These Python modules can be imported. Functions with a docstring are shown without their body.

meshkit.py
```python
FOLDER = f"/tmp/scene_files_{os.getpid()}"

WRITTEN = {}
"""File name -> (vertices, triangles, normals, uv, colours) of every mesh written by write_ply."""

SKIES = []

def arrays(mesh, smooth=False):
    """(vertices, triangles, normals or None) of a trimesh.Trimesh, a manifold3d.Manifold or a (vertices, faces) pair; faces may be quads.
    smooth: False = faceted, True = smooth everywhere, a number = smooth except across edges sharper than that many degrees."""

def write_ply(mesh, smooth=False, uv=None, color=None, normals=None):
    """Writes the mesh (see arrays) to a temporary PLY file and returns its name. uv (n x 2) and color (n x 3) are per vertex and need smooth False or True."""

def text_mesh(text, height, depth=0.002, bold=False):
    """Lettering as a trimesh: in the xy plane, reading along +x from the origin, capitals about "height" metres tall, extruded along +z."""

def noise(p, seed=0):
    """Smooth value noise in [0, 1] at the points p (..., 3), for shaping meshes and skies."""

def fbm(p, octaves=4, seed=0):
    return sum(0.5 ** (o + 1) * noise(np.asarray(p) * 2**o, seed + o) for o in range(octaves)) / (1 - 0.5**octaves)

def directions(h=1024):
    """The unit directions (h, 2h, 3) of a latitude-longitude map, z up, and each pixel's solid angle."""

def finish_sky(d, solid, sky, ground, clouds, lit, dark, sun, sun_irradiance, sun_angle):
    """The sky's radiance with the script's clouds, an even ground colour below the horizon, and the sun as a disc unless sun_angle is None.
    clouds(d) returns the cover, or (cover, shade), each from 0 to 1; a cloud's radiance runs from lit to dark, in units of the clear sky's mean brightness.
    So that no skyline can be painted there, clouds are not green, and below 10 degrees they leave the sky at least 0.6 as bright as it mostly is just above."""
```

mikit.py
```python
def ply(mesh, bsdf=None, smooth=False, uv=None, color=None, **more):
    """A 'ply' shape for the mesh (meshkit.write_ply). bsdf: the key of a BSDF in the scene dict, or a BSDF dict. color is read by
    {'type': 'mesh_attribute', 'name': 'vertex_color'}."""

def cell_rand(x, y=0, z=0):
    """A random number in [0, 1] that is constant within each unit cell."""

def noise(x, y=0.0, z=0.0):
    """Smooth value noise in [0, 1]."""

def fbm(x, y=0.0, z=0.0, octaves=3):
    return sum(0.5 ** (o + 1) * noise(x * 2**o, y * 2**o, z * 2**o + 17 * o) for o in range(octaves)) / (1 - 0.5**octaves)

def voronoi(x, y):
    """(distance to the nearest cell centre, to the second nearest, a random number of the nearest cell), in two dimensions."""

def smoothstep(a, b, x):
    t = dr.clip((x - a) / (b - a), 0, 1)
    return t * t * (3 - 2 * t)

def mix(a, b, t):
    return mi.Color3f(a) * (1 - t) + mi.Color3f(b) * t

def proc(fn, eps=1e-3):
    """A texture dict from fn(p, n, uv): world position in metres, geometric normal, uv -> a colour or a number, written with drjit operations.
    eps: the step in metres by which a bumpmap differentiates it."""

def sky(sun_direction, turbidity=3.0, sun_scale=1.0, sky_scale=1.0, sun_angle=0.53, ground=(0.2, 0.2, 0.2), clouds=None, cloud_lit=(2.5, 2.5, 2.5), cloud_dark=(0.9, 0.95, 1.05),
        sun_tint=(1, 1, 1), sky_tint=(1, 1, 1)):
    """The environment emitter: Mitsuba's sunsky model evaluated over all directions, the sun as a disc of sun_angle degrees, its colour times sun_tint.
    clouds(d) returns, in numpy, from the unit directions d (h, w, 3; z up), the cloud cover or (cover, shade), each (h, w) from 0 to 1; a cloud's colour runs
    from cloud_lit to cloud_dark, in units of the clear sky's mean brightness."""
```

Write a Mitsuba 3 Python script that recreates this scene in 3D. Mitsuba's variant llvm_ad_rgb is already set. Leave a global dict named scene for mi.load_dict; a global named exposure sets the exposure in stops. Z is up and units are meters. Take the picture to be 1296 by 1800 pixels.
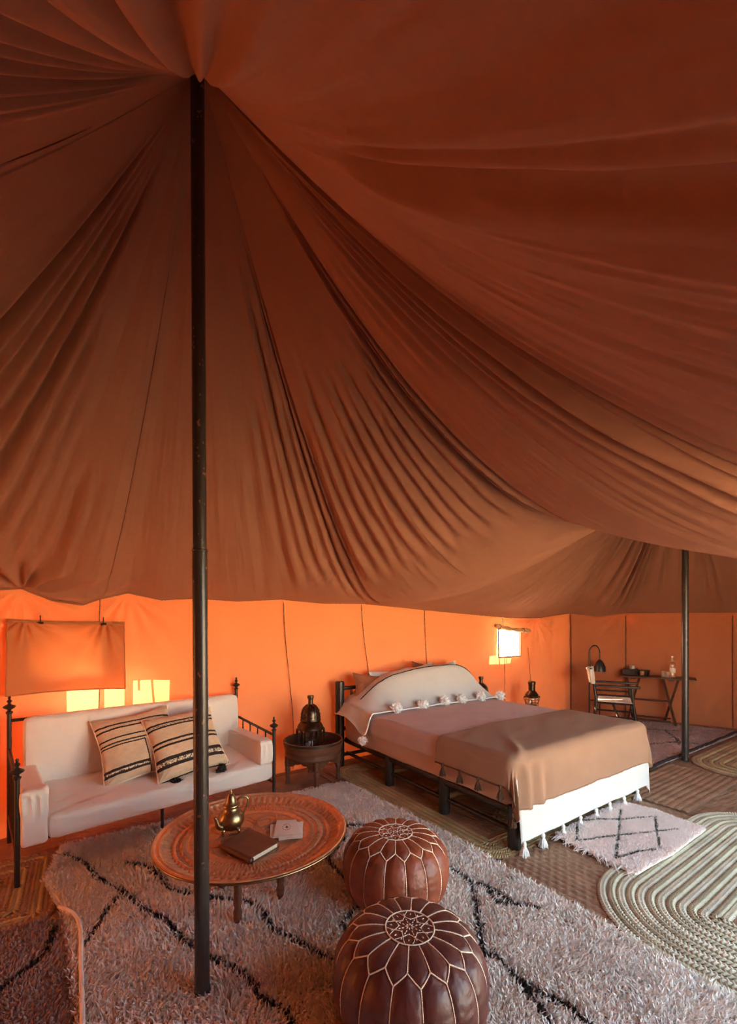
import math
import numpy as np, trimesh, mitsuba as mi, drjit as dr
import shapely, shapely.geometry as sg
import manifold3d as m3
import mikit, meshkit
from mikit import proc, noise, fbm, voronoi, cell_rand, smoothstep, mix
T = mi.ScalarTransform4f
rng = np.random.default_rng(7)
scene, labels = {}, {}

# ------------------------------------------------------------------ camera, sky, sun, exposure
# world axes: x runs along the tent's long axis, y across it towards the long back wall, z up (metres)
EYE = (0.0, 0.0, 1.5)
scene['camera'] = {'type': 'perspective', 'fov': 82.43, 'fov_axis': 'x', 'near_clip': 0.02, 'far_clip': 500.0,
                   'principal_point_offset_x': 0.0, 'principal_point_offset_y': -0.1139,
                   'to_world': T().look_at(origin=EYE, target=(0.5623, 0.8267, 1.5), up=(0, 0, 1))}
SUN = np.array([-0.40, 0.35, 0.30]); SUN = SUN / np.linalg.norm(SUN)
scene['sky'] = mikit.sky(SUN.tolist(), turbidity=4.0, sun_scale=0.0, sky_scale=1.0, ground=(0.45, 0.40, 0.34), sky_tint=(1.14, 1.0, 0.82))
scene['sun'] = {'type': 'directional', 'direction': (-SUN).tolist(), 'irradiance': {'type': 'rgb', 'value': [2.9, 2.42, 1.76]}}
exposure = 5.65

# ------------------------------------------------------------------ helpers
def num(name):
    if name not in scene and name not in labels and not any(k.startswith(name + '__') for k in scene): return name
    i = 1
    while True:
        k = '%s_%03d' % (name, i)
        if k not in scene and k not in labels and not any(q.startswith(k + '__') for q in scene): return k
        i += 1

def put(name, mesh, mat, parent=None, smooth=35, label=None, kind=None, uv=None, cat=None, group=None, xf=None):
    key = num(parent + '__' + name if parent else name)
    d = mikit.ply(mesh, mat, smooth=smooth, uv=uv) if not isinstance(mesh, dict) else dict(mesh)
    if xf is not None: d['to_world'] = xf
    scene[key] = d
    L = {}
    if label: L['label'] = label
    if cat: L['category'] = cat
    if kind: L['kind'] = kind
    if group: L['group'] = group
    if L: labels[key] = L
    return key

def thing(name, label, cat, group=None):
    key = num(name); labels[key] = {'label': label, 'category': cat}
    if group: labels[key]['group'] = group
    return key

def cat_(ms):
    V, F, o = [], [], 0
    for m in ms:
        v, f = (np.asarray(m.vertices), np.asarray(m.faces)) if hasattr(m, 'vertices') else m
        f = np.asarray(f)
        if f.shape[1] == 4: f = np.vstack([f[:, [0, 1, 2]], f[:, [0, 2, 3]]])
        V.append(np.asarray(v, float)); F.append(f + o); o += len(v)
    return np.vstack(V), np.vstack(F)

def quads(nu, nv, wrapu=False):
    i, j = np.meshgrid(np.arange(nu if wrapu else nu - 1), np.arange(nv - 1), indexing='ij')
    i2 = (i + 1) % nu
    return np.stack([i * nv + j, i2 * nv + j, i2 * nv + j + 1, i * nv + j + 1], -1).reshape(-1, 4)

def sheet(G, th=0.004):
    """closed cloth of thickness th below the grid G (nu, nv, 3)"""
    nu, nv = G.shape[:2]
    n = np.cross(np.gradient(G, axis=0), np.gradient(G, axis=1)); n /= np.linalg.norm(n, axis=-1, keepdims=True) + 1e-12
    B = G - n * th
    q = quads(nu, nv); o = nu * nv
    rim = np.concatenate([np.arange(nv), (np.arange(1, nu)) * nv + nv - 1, (nu - 1) * nv + np.arange(nv - 2, -1, -1), np.arange(nu - 2, 0, -1) * nv])
    r2 = np.roll(rim, -1)
    side = np.stack([rim, r2, r2 + o, rim + o], 1)[:, ::-1]
    i, j = np.meshgrid(np.linspace(0, 1, nu), np.linspace(0, 1, nv), indexing='ij')
    uv = np.stack([i, j], -1).reshape(-1, 2)
    return (np.vstack([G.reshape(-1, 3), B.reshape(-1, 3)]), np.vstack([q, q[:, ::-1] + o, side[:, ::-1]])), np.vstack([uv, uv])

def tube(P, r, sides=10, cap=True, closed=False):
    P = np.asarray(P, float); k = len(P)
    r = np.broadcast_to(np.asarray(r, float), (k,))
    t = np.gradient(P, axis=0) if not closed else np.roll(P, -1, 0) - np.roll(P, 1, 0)
    t /= np.linalg.norm(t, axis=1, keepdims=True) + 1e-12
    a = np.cross(t[0], [0, 0, 1.0] if abs(t[0][2]) < .9 else [1.0, 0, 0]); a /= np.linalg.norm(a)
    A = []
    for i in range(k):
        a = a - t[i] * (a @ t[i]); a /= np.linalg.norm(a) + 1e-12; A.append(a)
    A = np.array(A); B = np.cross(t, A)
    g = np.arange(sides) * 2 * np.pi / sides
    V = P[:, None] + r[:, None, None] * (np.cos(g)[None, :, None] * A[:, None] + np.sin(g)[None, :, None] * B[:, None])
    i, j = np.meshgrid(np.arange(k if closed else k - 1), np.arange(sides), indexing='ij'); i2 = (i + 1) % k; j2 = (j + 1) % sides
    q = np.stack([i * sides + j, i * sides + j2, i2 * sides + j2, i2 * sides + j], -1).reshape(-1, 4)
    F = np.vstack([q[:, [0, 1, 2]], q[:, [0, 2, 3]]]); V = V.reshape(-1, 3)
    if cap and not closed:
        c0, c1 = len(V), len(V) + 1
        V = np.vstack([V, P[:1], P[-1:]]); s = np.arange(sides); s2 = (s + 1) % sides
        F = np.vstack([F, np.stack([s * 0 + c0, s2, s], 1), np.stack([s * 0 + c1, (k - 1) * sides + s, (k - 1) * sides + s2], 1)])
    return V, F

def bar(a, b, r, sides=10):
    a, b = np.asarray(a, float), np.asarray(b, float)
    return tube(np.linspace(a, b, 3), r, sides)

def lathe(prof, seg=32, c=(0, 0, 0), mod=None):
    """prof: (r, z) pairs; mod(theta) scales r"""
    p = np.asarray(prof, float); g = np.arange(seg) * 2 * np.pi / seg
    s = np.ones(seg) if mod is None else mod(g)
    V = np.stack([p[None, :, 0] * (np.cos(g) * s)[:, None], p[None, :, 0] * (np.sin(g) * s)[:, None], np.broadcast_to(p[None, :, 1], (seg, len(p)))], -1) + np.asarray(c)
    return V.reshape(-1, 3), quads(seg, len(p), True)

def box(lo, hi, r=0.004):
    lo, hi = np.asarray(lo, float), np.asarray(hi, float); r = min(r, 0.45 * (hi - lo).min())
    pts = []
    for sx in (0, 1):
        for sy in (0, 1):
            for sz in (0, 1):
                s = np.array([sx, sy, sz]); cor = np.where(s, hi, lo); ins = np.where(s, -r, r)
                for k in range(3):
                    e = ins.copy(); e[k] = 0; pts.append(cor + e)
    h = trimesh.convex.convex_hull(np.array(pts))
    return np.array(h.vertices), np.array(h.faces)

def rot(mesh, ang=0, c=(0, 0, 0), t=(0, 0, 0), axis=2):
    v, f = (np.asarray(mesh.vertices), np.asarray(mesh.faces)) if hasattr(mesh, 'vertices') else mesh
    v = np.asarray(v, float) - np.asarray(c); s, k = math.sin(ang), math.cos(ang)
    a, b = [(1, 2), (2, 0), (0, 1)][axis]
    w = v.copy(); w[:, a] = v[:, a] * k - v[:, b] * s; w[:, b] = v[:, a] * s + v[:, b] * k
    return w + np.asarray(c) + np.asarray(t), f

def spline(P, n):
    from scipy.interpolate import CubicSpline
    P = np.asarray(P, float); d = np.r_[0, np.cumsum(np.linalg.norm(np.diff(P, axis=0), axis=1))]
    return CubicSpline(d, P)(np.linspace(0, d[-1], n))

def sst(a, b, x):
    t = np.clip((x - a) / (b - a), 0, 1); return t * t * (3 - 2 * t)

def nz(x, y, z=0.0, s=0, o=3):
    x, y, z = np.broadcast_arrays(np.asarray(x, float), np.asarray(y, float), np.asarray(z, float))
    return meshkit.fbm(np.stack([x, y, z], -1), o, s) - 0.5

# ------------------------------------------------------------------ materials
def pr(color, rough=0.9, metal=0.0, spec=0.3, **k):
    c = color if isinstance(color, dict) else {'type': 'rgb', 'value': list(color)}
    return {'type': 'principled', 'base_color': c, 'roughness': rough, 'metallic': metal, 'specular': spec, **k}
def two(b): return {'type': 'twosided', 'bsdf': b}
def bump(b, fn, scale=1.0, eps=1e-3): return {'type': 'bumpmap', 'arbitrary': proc(fn, eps), 'scale': scale, 'bsdf': b}

def vary(c, f=6.0, amt=0.12, f2=60.0):
    def fn(p, n, uv):
        t = fbm(p.x * f, p.y * f, p.z * f) * 0.7 + noise(p.x * f2, p.y * f2, p.z * f2) * 0.3
        return mi.Color3f(c) * (1.0 + amt * 2 * (t - 0.5))
    return proc(fn)

def weave_h(p, n, uv):
    return (noise(p.x * 240, p.y * 240, p.z * 40) + noise(p.x * 50, p.y * 50, p.z * 260)) * 0.0006 + fbm(p.x * 30, p.y * 30, p.z * 16) * 0.004
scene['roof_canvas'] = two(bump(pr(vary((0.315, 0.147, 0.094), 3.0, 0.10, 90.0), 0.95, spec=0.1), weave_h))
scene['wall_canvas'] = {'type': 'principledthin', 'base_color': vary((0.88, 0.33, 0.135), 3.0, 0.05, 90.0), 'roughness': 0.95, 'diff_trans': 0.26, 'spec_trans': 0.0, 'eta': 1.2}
scene['wall_canvas_shaded'] = two(pr(vary((0.52, 0.17, 0.075), 3.0, 0.06, 90.0), 0.95, spec=0.1))  # same canvas, opaque; shade of the end wall put into a darker colour
scene['flap_canvas'] = {'type': 'principledthin', 'base_color': vary((0.62, 0.25, 0.10), 3.0, 0.06, 90.0), 'roughness': 0.95, 'diff_trans': 0.6, 'spec_trans': 0.0, 'eta': 1.2}
scene['outer_wall_canvas'] = {'type': 'principledthin', 'base_color': {'type': 'rgb', 'value': [0.62, 0.34, 0.18]}, 'roughness': 0.95, 'diff_trans': 0.085, 'spec_trans': 0.0, 'eta': 1.2}
scene['outer_canvas'] = two(pr((0.55, 0.30, 0.16), 0.95, spec=0.1))
scene['gauze'] = {'type': 'principledthin', 'base_color': {'type': 'rgb', 'value': [0.9, 0.88, 0.82]}, 'roughness': 0.9, 'diff_trans': 1.3, 'spec_trans': 0.0, 'eta': 1.2}
scene['seam_thread'] = two(pr((0.16, 0.055, 0.03), 0.9))
def paint_c(p, n, uv):
    a = noise(p.x * 55, p.y * 55, p.z * 16) * 0.6 + noise(p.x * 160, p.y * 160, p.z * 90) * 0.4
    return mix((0.030, 0.026, 0.024), (0.20, 0.075, 0.045), smoothstep(0.72, 0.78, a))
scene['black_paint'] = two(pr(proc(paint_c), 0.32, spec=0.55))
scene['black_iron'] = two(pr((0.02, 0.018, 0.017), 0.38, spec=0.5))
scene['bed_wood'] = two(pr(vary((0.022, 0.016, 0.013), 8.0, 0.4), 0.30, spec=0.5))
scene['pale_wood'] = two(pr(vary((0.42, 0.24, 0.10), 8.0, 0.2), 0.6))
def grain(p, n, uv):
    g = fbm(p.x * 6, p.y * 6, p.z * 55) 
    return mix((0.075, 0.03, 0.018), (0.17, 0.07, 0.038), g)
scene['drum_wood'] = two(pr(proc(grain), 0.42, spec=0.5))
scene['dark_wood'] = two(pr(vary((0.045, 0.022, 0.015), 10.0, 0.4), 0.45, spec=0.4))
scene['desk_wood'] = two(pr(vary((0.10, 0.04, 0.022), 10.0, 0.3), 0.5, spec=0.4))
def copper_c(p, n, uv):
    r = dr.sqrt(dr.square(p.x - 0.774) + dr.square(p.y - 2.243)); a = fbm(p.x * 70, p.y * 70, 0.3); b = fbm(p.x * 9, p.y * 9, 0.7)
    c = mix((0.76, 0.36, 0.175), (0.56, 0.275, 0.155), smoothstep(0.35, 0.7, a * 0.6 + b * 0.4))
    inner = 1 - smoothstep(0.255, 0.262, r)          # browned, less polished middle of the tray
    return mix(c, mix((0.34, 0.19, 0.125), (0.50, 0.27, 0.16), a), inner * 0.85)
scene['copper'] = two(pr(proc(copper_c), 0.42, metal=0.5, spec=0.5))
scene['brass'] = two(pr(vary((0.32, 0.235, 0.125), 20.0, 0.25), 0.32, metal=1.0))
scene['old_brass'] = two(pr(vary((0.11, 0.075, 0.05), 25.0, 0.4), 0.33, metal=1.0))
def cloth_h(p, n, uv):
    return noise(p.x * 300, p.y * 300, p.z * 300) * 0.0008
scene['sofa_linen'] = two(bump(pr(vary((0.78, 0.68, 0.60), 4.0, 0.04), 0.95, spec=0.1), cloth_h))
scene['white_cotton'] = two(bump(pr(vary((0.60, 0.585, 0.56), 5.0, 0.03), 0.95, spec=0.1), cloth_h))
scene['bedspread_cloth'] = two(bump(pr(vary((0.50, 0.375, 0.335), 9.0, 0.10), 0.97, spec=0.05), lambda p, n, uv: fbm(p.x * 120, p.y * 120, p.z * 120) * 0.003))
scene['sheet_cloth'] = two(bump(pr(vary((0.50, 0.32, 0.23), 5.0, 0.04), 0.95, spec=0.1), cloth_h))
scene['throw_cloth'] = two(bump(pr(vary((0.30, 0.178, 0.118), 7.0, 0.08, 160.0), 0.97, spec=0.05), cloth_h))
scene['throw_thread'] = two(pr((0.105, 0.055, 0.034), 0.95))
scene['brown_cotton'] = two(pr((0.27, 0.085, 0.04), 0.95))
scene['white_thread'] = two(pr((0.90, 0.88, 0.84), 0.95, spec=0.1))
scene['cream_thread'] = two(pr((0.84, 0.69, 0.54), 0.9, spec=0.1))
scene['black_thread'] = two(pr((0.03, 0.024, 0.022), 0.95))
def stripes(bands, inset=None, flip=False):
    def fn(p, n, uv):
        u, v = uv.x, uv.y
        w = noise(u * 90, v * 240) * 0.35 + fbm(u * 16, v * 30) * 0.65
        base = mi.Color3f(0.66, 0.47, 0.31) * (0.86 + 0.28 * w)
        dark = mi.Color3f(0.045, 0.028, 0.024); pale = mi.Color3f(0.80, 0.66, 0.48)
        wob = (noise(u * 14, v * 3) - 0.5) * 0.004
        c = base
        for (a, b, kind) in bands:
            if inset and b < .45 and kind == 'd' and a > .3: continue
            m = smoothstep(a - .002, a + .002, v + wob) * (1 - smoothstep(b - .002, b + .002, v + wob))
            if kind == 'd': c = mix(c, dark, m)
            elif kind == 'p': c = mix(c, pale, m)
            else:
                zig = smoothstep(0.35, 0.5, noise(u * 150, v * 60 + dr.floor(v * 60) * 3.7))
                c = mix(c, mix(dark, pale, zig), m)
        if inset:   # a patch sewn over the lower corner, plain darker cloth beside it
            plain = mi.Color3f(0.50, 0.34, 0.21) * (0.86 + 0.28 * w)
            side = smoothstep(.565, .57, u) * (1 - smoothstep(.495, .50, v))
            c = mix(c, mix(plain, dark, smoothstep(.80, .81, u) * (1 - smoothstep(.825, .835, u))), side)
            edge = smoothstep(.556, .56, u) * (1 - smoothstep(.570, .574, u)) * (1 - smoothstep(.50, .505, v))
            top = (1 - smoothstep(.565, .57, u)) * smoothstep(.487, .491, v) * (1 - smoothstep(.505, .509, v))
            c = mix(c, dark, dr.maximum(edge, top))
        return c
    return two(bump(pr(proc(fn), 0.95, spec=0.1), lambda p, n, uv: noise(uv.x * 60, uv.y * 260) * 0.0016))
scene['stripe_weave_one'] = stripes([(.10, .135, 'd'), (.135, .16, 'z'), (.16, .195, 'd'), (.40, .412, 'd'), (.53, .55, 'd'), (.60, .62, 'd'), (.74, .765, 'd'), (.81, .835, 'd')], True)
scene['stripe_weave_two'] = stripes([(.15, .20, 'd'), (.20, .255, 'z'), (.255, .305, 'd'), (.455, .485, 'd'), (.52, .55, 'd'), (.745, .775, 'd'), (.775, .805, 'p'), (.785, .795, 'd'), (.805, .835, 'd')])
def leather(c1, c2):
    def fn(p, n, uv):
        a = fbm(p.x * 9, p.y * 9, p.z * 14); b = fbm(p.x * 45, p.y * 45, p.z * 45)
        return mix(c1, c2, dr.clip(a * 1.3 + b * 0.4 - 0.35, 0, 1))
    def h(p, n, uv):
        return fbm(p.x * 70, p.y * 70, p.z * 50) * 0.0022 + noise(p.x * 22, p.y * 22, p.z * 60) * 0.003
    return two(bump(pr(proc(fn), 0.44, spec=0.5, clearcoat=0.10, clearcoat_gloss=0.6), h))
scene['leather_dark'] = leather((0.075, 0.024, 0.021), (0.14, 0.044, 0.034))
scene['leather_red'] = leather((0.15, 0.034, 0.018), (0.32, 0.078, 0.033))
scene['wool_cream'] = two(pr(vary((0.86, 0.80, 0.73), 9.0, 0.16, 120.0), 0.95, spec=0.15))
scene['wool_pink'] = two(pr(vary((0.46, 0.31, 0.26), 9.0, 0.2, 120.0), 0.95, spec=0.15))
scene['wool_white'] = two(pr(vary((0.86, 0.77, 0.72), 9.0, 0.10, 160.0), 0.95, spec=0.15))
scene['wool_black'] = two(pr((0.035, 0.028, 0.026), 0.95))
scene['wool_green'] = two(pr((0.030, 0.034, 0.026), 0.95))
def straw(c1, c2):
    return two(pr(proc(lambda p, n, uv: mix(c1, c2, dr.clip(fbm(p.x * 60, p.y * 60, 0.2) * 0.6 + noise(p.x * 9, p.y * 9) * 0.5, 0, 1))), 0.6, spec=0.35))
scene['straw_brown'] = straw((0.20, 0.105, 0.06), (0.42, 0.25, 0.15))
scene['straw_pale'] = straw((0.42, 0.36, 0.25), (0.74, 0.67, 0.50))
scene['straw_green'] = straw((0.30, 0.26, 0.165), (0.56, 0.49, 0.34))
scene['straw_ochre'] = straw((0.26, 0.17, 0.07), (0.55, 0.40, 0.20))
def floor_c(p, n, uv):
    rows = noise(p.x * 8, p.y * 70) * 0.6 + noise(p.x * 60, p.y * 12) * 0.4
    return mix((0.18, 0.096, 0.056), (0.38, 0.225, 0.135), rows)
scene['floor_straw'] = two(bump(pr(proc(floor_c), 0.85, spec=0.2), lambda p, n, uv: noise(p.x * 14, p.y * 80) * 0.006))
scene['sand'] = two(pr(vary((0.38, 0.29, 0.19), 1.0, 0.12), 0.95))
scene['paper'] = two(pr((0.78, 0.70, 0.60), 0.9))
def card_c(p, n, uv):
    r = dr.sqrt(dr.square((uv.x - 0.5) * 1.15) + dr.square(uv.y - 0.48))
    ring = smoothstep(.175, .185, r) * (1 - smoothstep(.195, .205, r)); dot = 1 - smoothstep(.055, .065, r)
    t = smoothstep(.08, .085, r) * (1 - smoothstep(.10, .105, r)) * smoothstep(.4, .5, noise(uv.x * 60, uv.y * 60))
    return mix((0.72, 0.60, 0.50), (0.10, 0.06, 0.05), dr.maximum(dr.maximum(ring, dot), t))
scene['printed_card'] = two(pr(proc(card_c), 0.8))
scene['book_leather'] = two(bump(pr(vary((0.13, 0.05, 0.03), 20.0, 0.3), 0.5, spec=0.4), lambda p, n, uv: fbm(p.x * 90, p.y * 90, p.z * 90) * 0.002))
scene['book_pages'] = two(pr(proc(lambda p, n, uv: mi.Color3f(0.72, 0.58, 0.42) * (0.75 + 0.4 * noise(p.z * 1500, p.x * 3))), 0.9))
scene['glass'] = {'type': 'thindielectric', 'int_ior': 1.5}
scene['clear_glass'] = {'type': 'dielectric', 'int_ior': 1.5}
scene['chair_canvas'] = two(pr((0.76, 0.66, 0.54), 0.95))
scene['tealight_glass'] = two(pr((0.45, 0.20, 0.08), 0.15, spec=0.6))

# ------------------------------------------------------------------ tent plan and canopy surface
P1, P2 = np.array([0.40, 1.80]), np.array([5.64, 1.92])
PEAK, MID = 3.78, 3.02
a_ = np.radians(np.linspace(270, 90, 60))
OUT = np.vstack([np.stack([0.4 + 2.23 * np.cos(a_), 1.9 + 2.23 * np.sin(a_)], 1), [[6.6, 4.13], [6.95, 4.05], [7.6, 3.45], [8.1, 2.15], [7.9, 0.9], [7.1, -0.15], [6.4, -0.33]]])
EU = [-0.8, -0.37, -0.2, 0.0, 0.13, 0.32, 0.58, 0.85, 1.25, 1.71, 2.2, 2.74, 3.68, 4.96, 5.49, 6.2, 6.97, 7.3, 7.62, 8.1]
EZ = [1.72, 1.79, 1.71, 1.685, 1.74, 1.80, 1.75, 1.775, 1.765, 1.80, 1.775, 1.79, 1.74, 1.68, 1.66, 1.67, 1.76, 1.70, 1.76, 1.74]
def eave_base(u, n):
    return np.where(n > 2.0, np.interp(u, EU, EZ), 1.74)
def lift(u, n):
    """the near edge is raised over the open door side"""
    return .45 * sst(.2, -.33, n) * sst(.5, 1.7, u) * (1 - sst(4.9, 6.0, u))
def eave(u, n): return eave_base(u, n) + lift(u, n)
def ray_out(p, d):
    a, b = OUT, np.roll(OUT, -1, 0); e = b - a; w = a - p
    with np.errstate(all='ignore'):
        den = d[0] * e[:, 1] - d[1] * e[:, 0]
        t = (w[:, 0] * e[:, 1] - w[:, 1] * e[:, 0]) / den; s = (w[:, 0] * d[1] - w[:, 1] * d[0]) / den
    ok = (t > 1e-6) & (s >= 0) & (s <= 1)
    return t[ok].min()
def valley(s, far):
    s = np.clip(s, 0, 1); e = np.where(far, float(eave_base(MID, 4.0)), 1.74)
    return e + (2.355 - e) * (1 - s) ** 2
def ray_profile(pole, phi, sgn):
    d = np.array([np.cos(phi), np.sin(phi)]); Ro = ray_out(pole, d)
    if sgn * d[0] > 0 and sgn * (pole[0] + d[0] * Ro) > sgn * MID:
        R = (MID - pole[0]) / d[0]; n = pole[1] + d[1] * R; nc = 1.86
        S = (4.13 - nc) if n > nc else (nc + .33); s = min(abs(n - nc) / S, 1)
        zv = lambda q: valley(q, n > nc)
        Zb = float(zv(s)); zn = float((zv(s + .002) - zv(s - .002)) / .004) / S
        B = max(R * (-zn) * abs(d[1]), 0)
    else:
        R = Ro; e = pole + d * R; Zb = float(eave_base(e[0], e[1]))
        k = np.clip(sgn * (MID - e[0]) / 2.62, 0, 1); B = (0.1 + 0.45 * k) * (PEAK - Zb)
    return R, Zb, PEAK - Zb - B, B

# drapery: every fold runs down from the peak; (angle in degrees, half width in degrees, depth in m, from, to along the fold)
FOLDS = [(141.5, 1.6, .050, .05, .75), (137.5, 1.3, .035, .05, .80), (133.5, 1.5, .040, .08, .85), (129, 1.6, .035, .10, .9), (124.5, 1.5, .045, .06, .92), (119.5, 1.6, .022, .25, .95),
         (115, 1.5, .024, .35, .97), (111, 1.4, .024, .42, .97), (107.5, 1.2, .022, .5, .97), (104, 1.0, .014, .5, .95), (62.5, 1.1, .010, .4, .9), (57, 1.2, .020, .25, .9), (53, 1.1, .016, .3, .88), (50.2, 1.0, .034, .10, .85),
         (47.2, .9, .022, .25, .80), (44.4, .55, .026, .08, .97), (40.5, 1.2, .028, .25, .78), (36.5, 1.2, .030, .3, .80), (33, 1.3, .028, .2, .78), (29.5, 1.2, .030, .35, .80), (26, 1.2, .026, .3, .82), (22.3, 1.2, .030, .25, .82),
         (18.5, 1.1, .024, .3, .85), (15, 1.0, .028, .25, .85), (11.8, .9, .020, .35, .85), (8.8, .8, .020, .3, .9), (5.5, .8, .024, .25, .93), (2.6, .6, .03, .12, .96), (-.6, .5, .045, .06, .98), (-2.6, .6, .03, .1, .9),
         (-14, 1.5, .012, .15, .5), (-20, 1.4, .014, .15, .5), (-26, 1.3, .020, .12, .55), (-30, 1.2, .024, .1, .6), (-33.2, .9, .030, .08, .75), (-35.6, .8, .045, .06, .85), (-38.4, .9, .028, .12, .9), (-41.5, 1.0, .016, .2, .9), (-45, 1.2, .010, .25, .9),
         (-80.5, 2.2, .030, .35, 1.0), (-84.5, .9, .014, .4, .95), (-76, 1.6, .010, .5, 1.0), (-101, 1.2, .018, .1, .7), (-105, 1.3, .026, .1, .8), (-111, 1.5, .026, .1, .8), (-119, 1.6, .026, .1, .8), (-128, 1.8, .024, .1, .8), (-135, 1.6, .024, .08, .8),
         (-141, 1.6, .026, .08, .8), (-147, 1.6, .03, .06, .8), (-153.5, 1.8, .055, .06, .9), (-159.5, .8, .030, .06, .9), (-165, 1.0, .012, .1, .9), (177.7, .35, .010, .2, .6)]
def canopy(pole, sgn, nph, nq, folds, seed):
    ph = np.linspace(-np.pi, np.pi, nph, endpoint=False) 
    prof = np.array([ray_profile(pole, p, sgn) for p in ph]); R, Zb, A, B = prof.T[:, :, None]
    q = np.linspace(0.0, 1.0, nq)[None, :] ** 0.85
    d0, d1 = np.cos(ph)[:, None], np.sin(ph)[:, None]
    u, n = pole[0] + d0 * R * q, pole[1] + d1 * R * q
    z = Zb + A * (1 - q) ** 2 + B * (1 - q)
    deg = np.degrees(ph)[:, None]; D = np.zeros_like(u)
    rr = R * q
    for (f, w, dep, q0, q1) in folds:
        dep = dep * (1.7 if 100 < f < 150 or f < -70 else 1.15 if -50 < f < -28 else 1.35)
        fw = f + 1.2 * nz(q * 5, f * .37, 0, seed)   # folds wander a little
        x = (deg - fw + 180) % 360 - 180
        env = sst(q0, q0 + .12, q) * (1 - sst(q1 - .22, q1, q)) * (1 - sst(.94, 1.0, q)) * np.clip(rr / .9, .25, 1.0)
        c = np.exp(-(x / w) ** 2) - 0.55 * np.exp(-((x - 1.9 * w) / (1.1 * w)) ** 2) - 0.35 * np.exp(-((x + 2.0 * w) / (1.2 * w)) ** 2)
        D += dep * env * c
    # small pull wrinkles and slack
    D += .010 * nz(deg / 2.2, q * 2.2, 1, seed + 3, 3) * sst(.1, .5, q) * (1 - sst(.9, 1, q)) * 2 * np.clip(rr, .2, 1.4)
    D += .030 * nz(u * 1.3, n * 1.3, 2, seed + 5, 2) * sst(.0, .3, q) * (1 - sst(.8, 1, q))
    return u, n, z + D + lift(u, n), q, ph
def fan(u, v, u0, v0, k, amp, reach, ph=0.0, down=True):
    """pull wrinkles that radiate from a pinned point"""
    r = np.hypot(u - u0, v - v0); th = np.arctan2(u - u0, (v0 - v) if down else (v - v0))
    return amp * np.sin(th * k + ph + 2.0 * nz(th * 2, r * 3, 5)) * np.exp(-r / reach) * sst(.01, .10, r)

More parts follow.
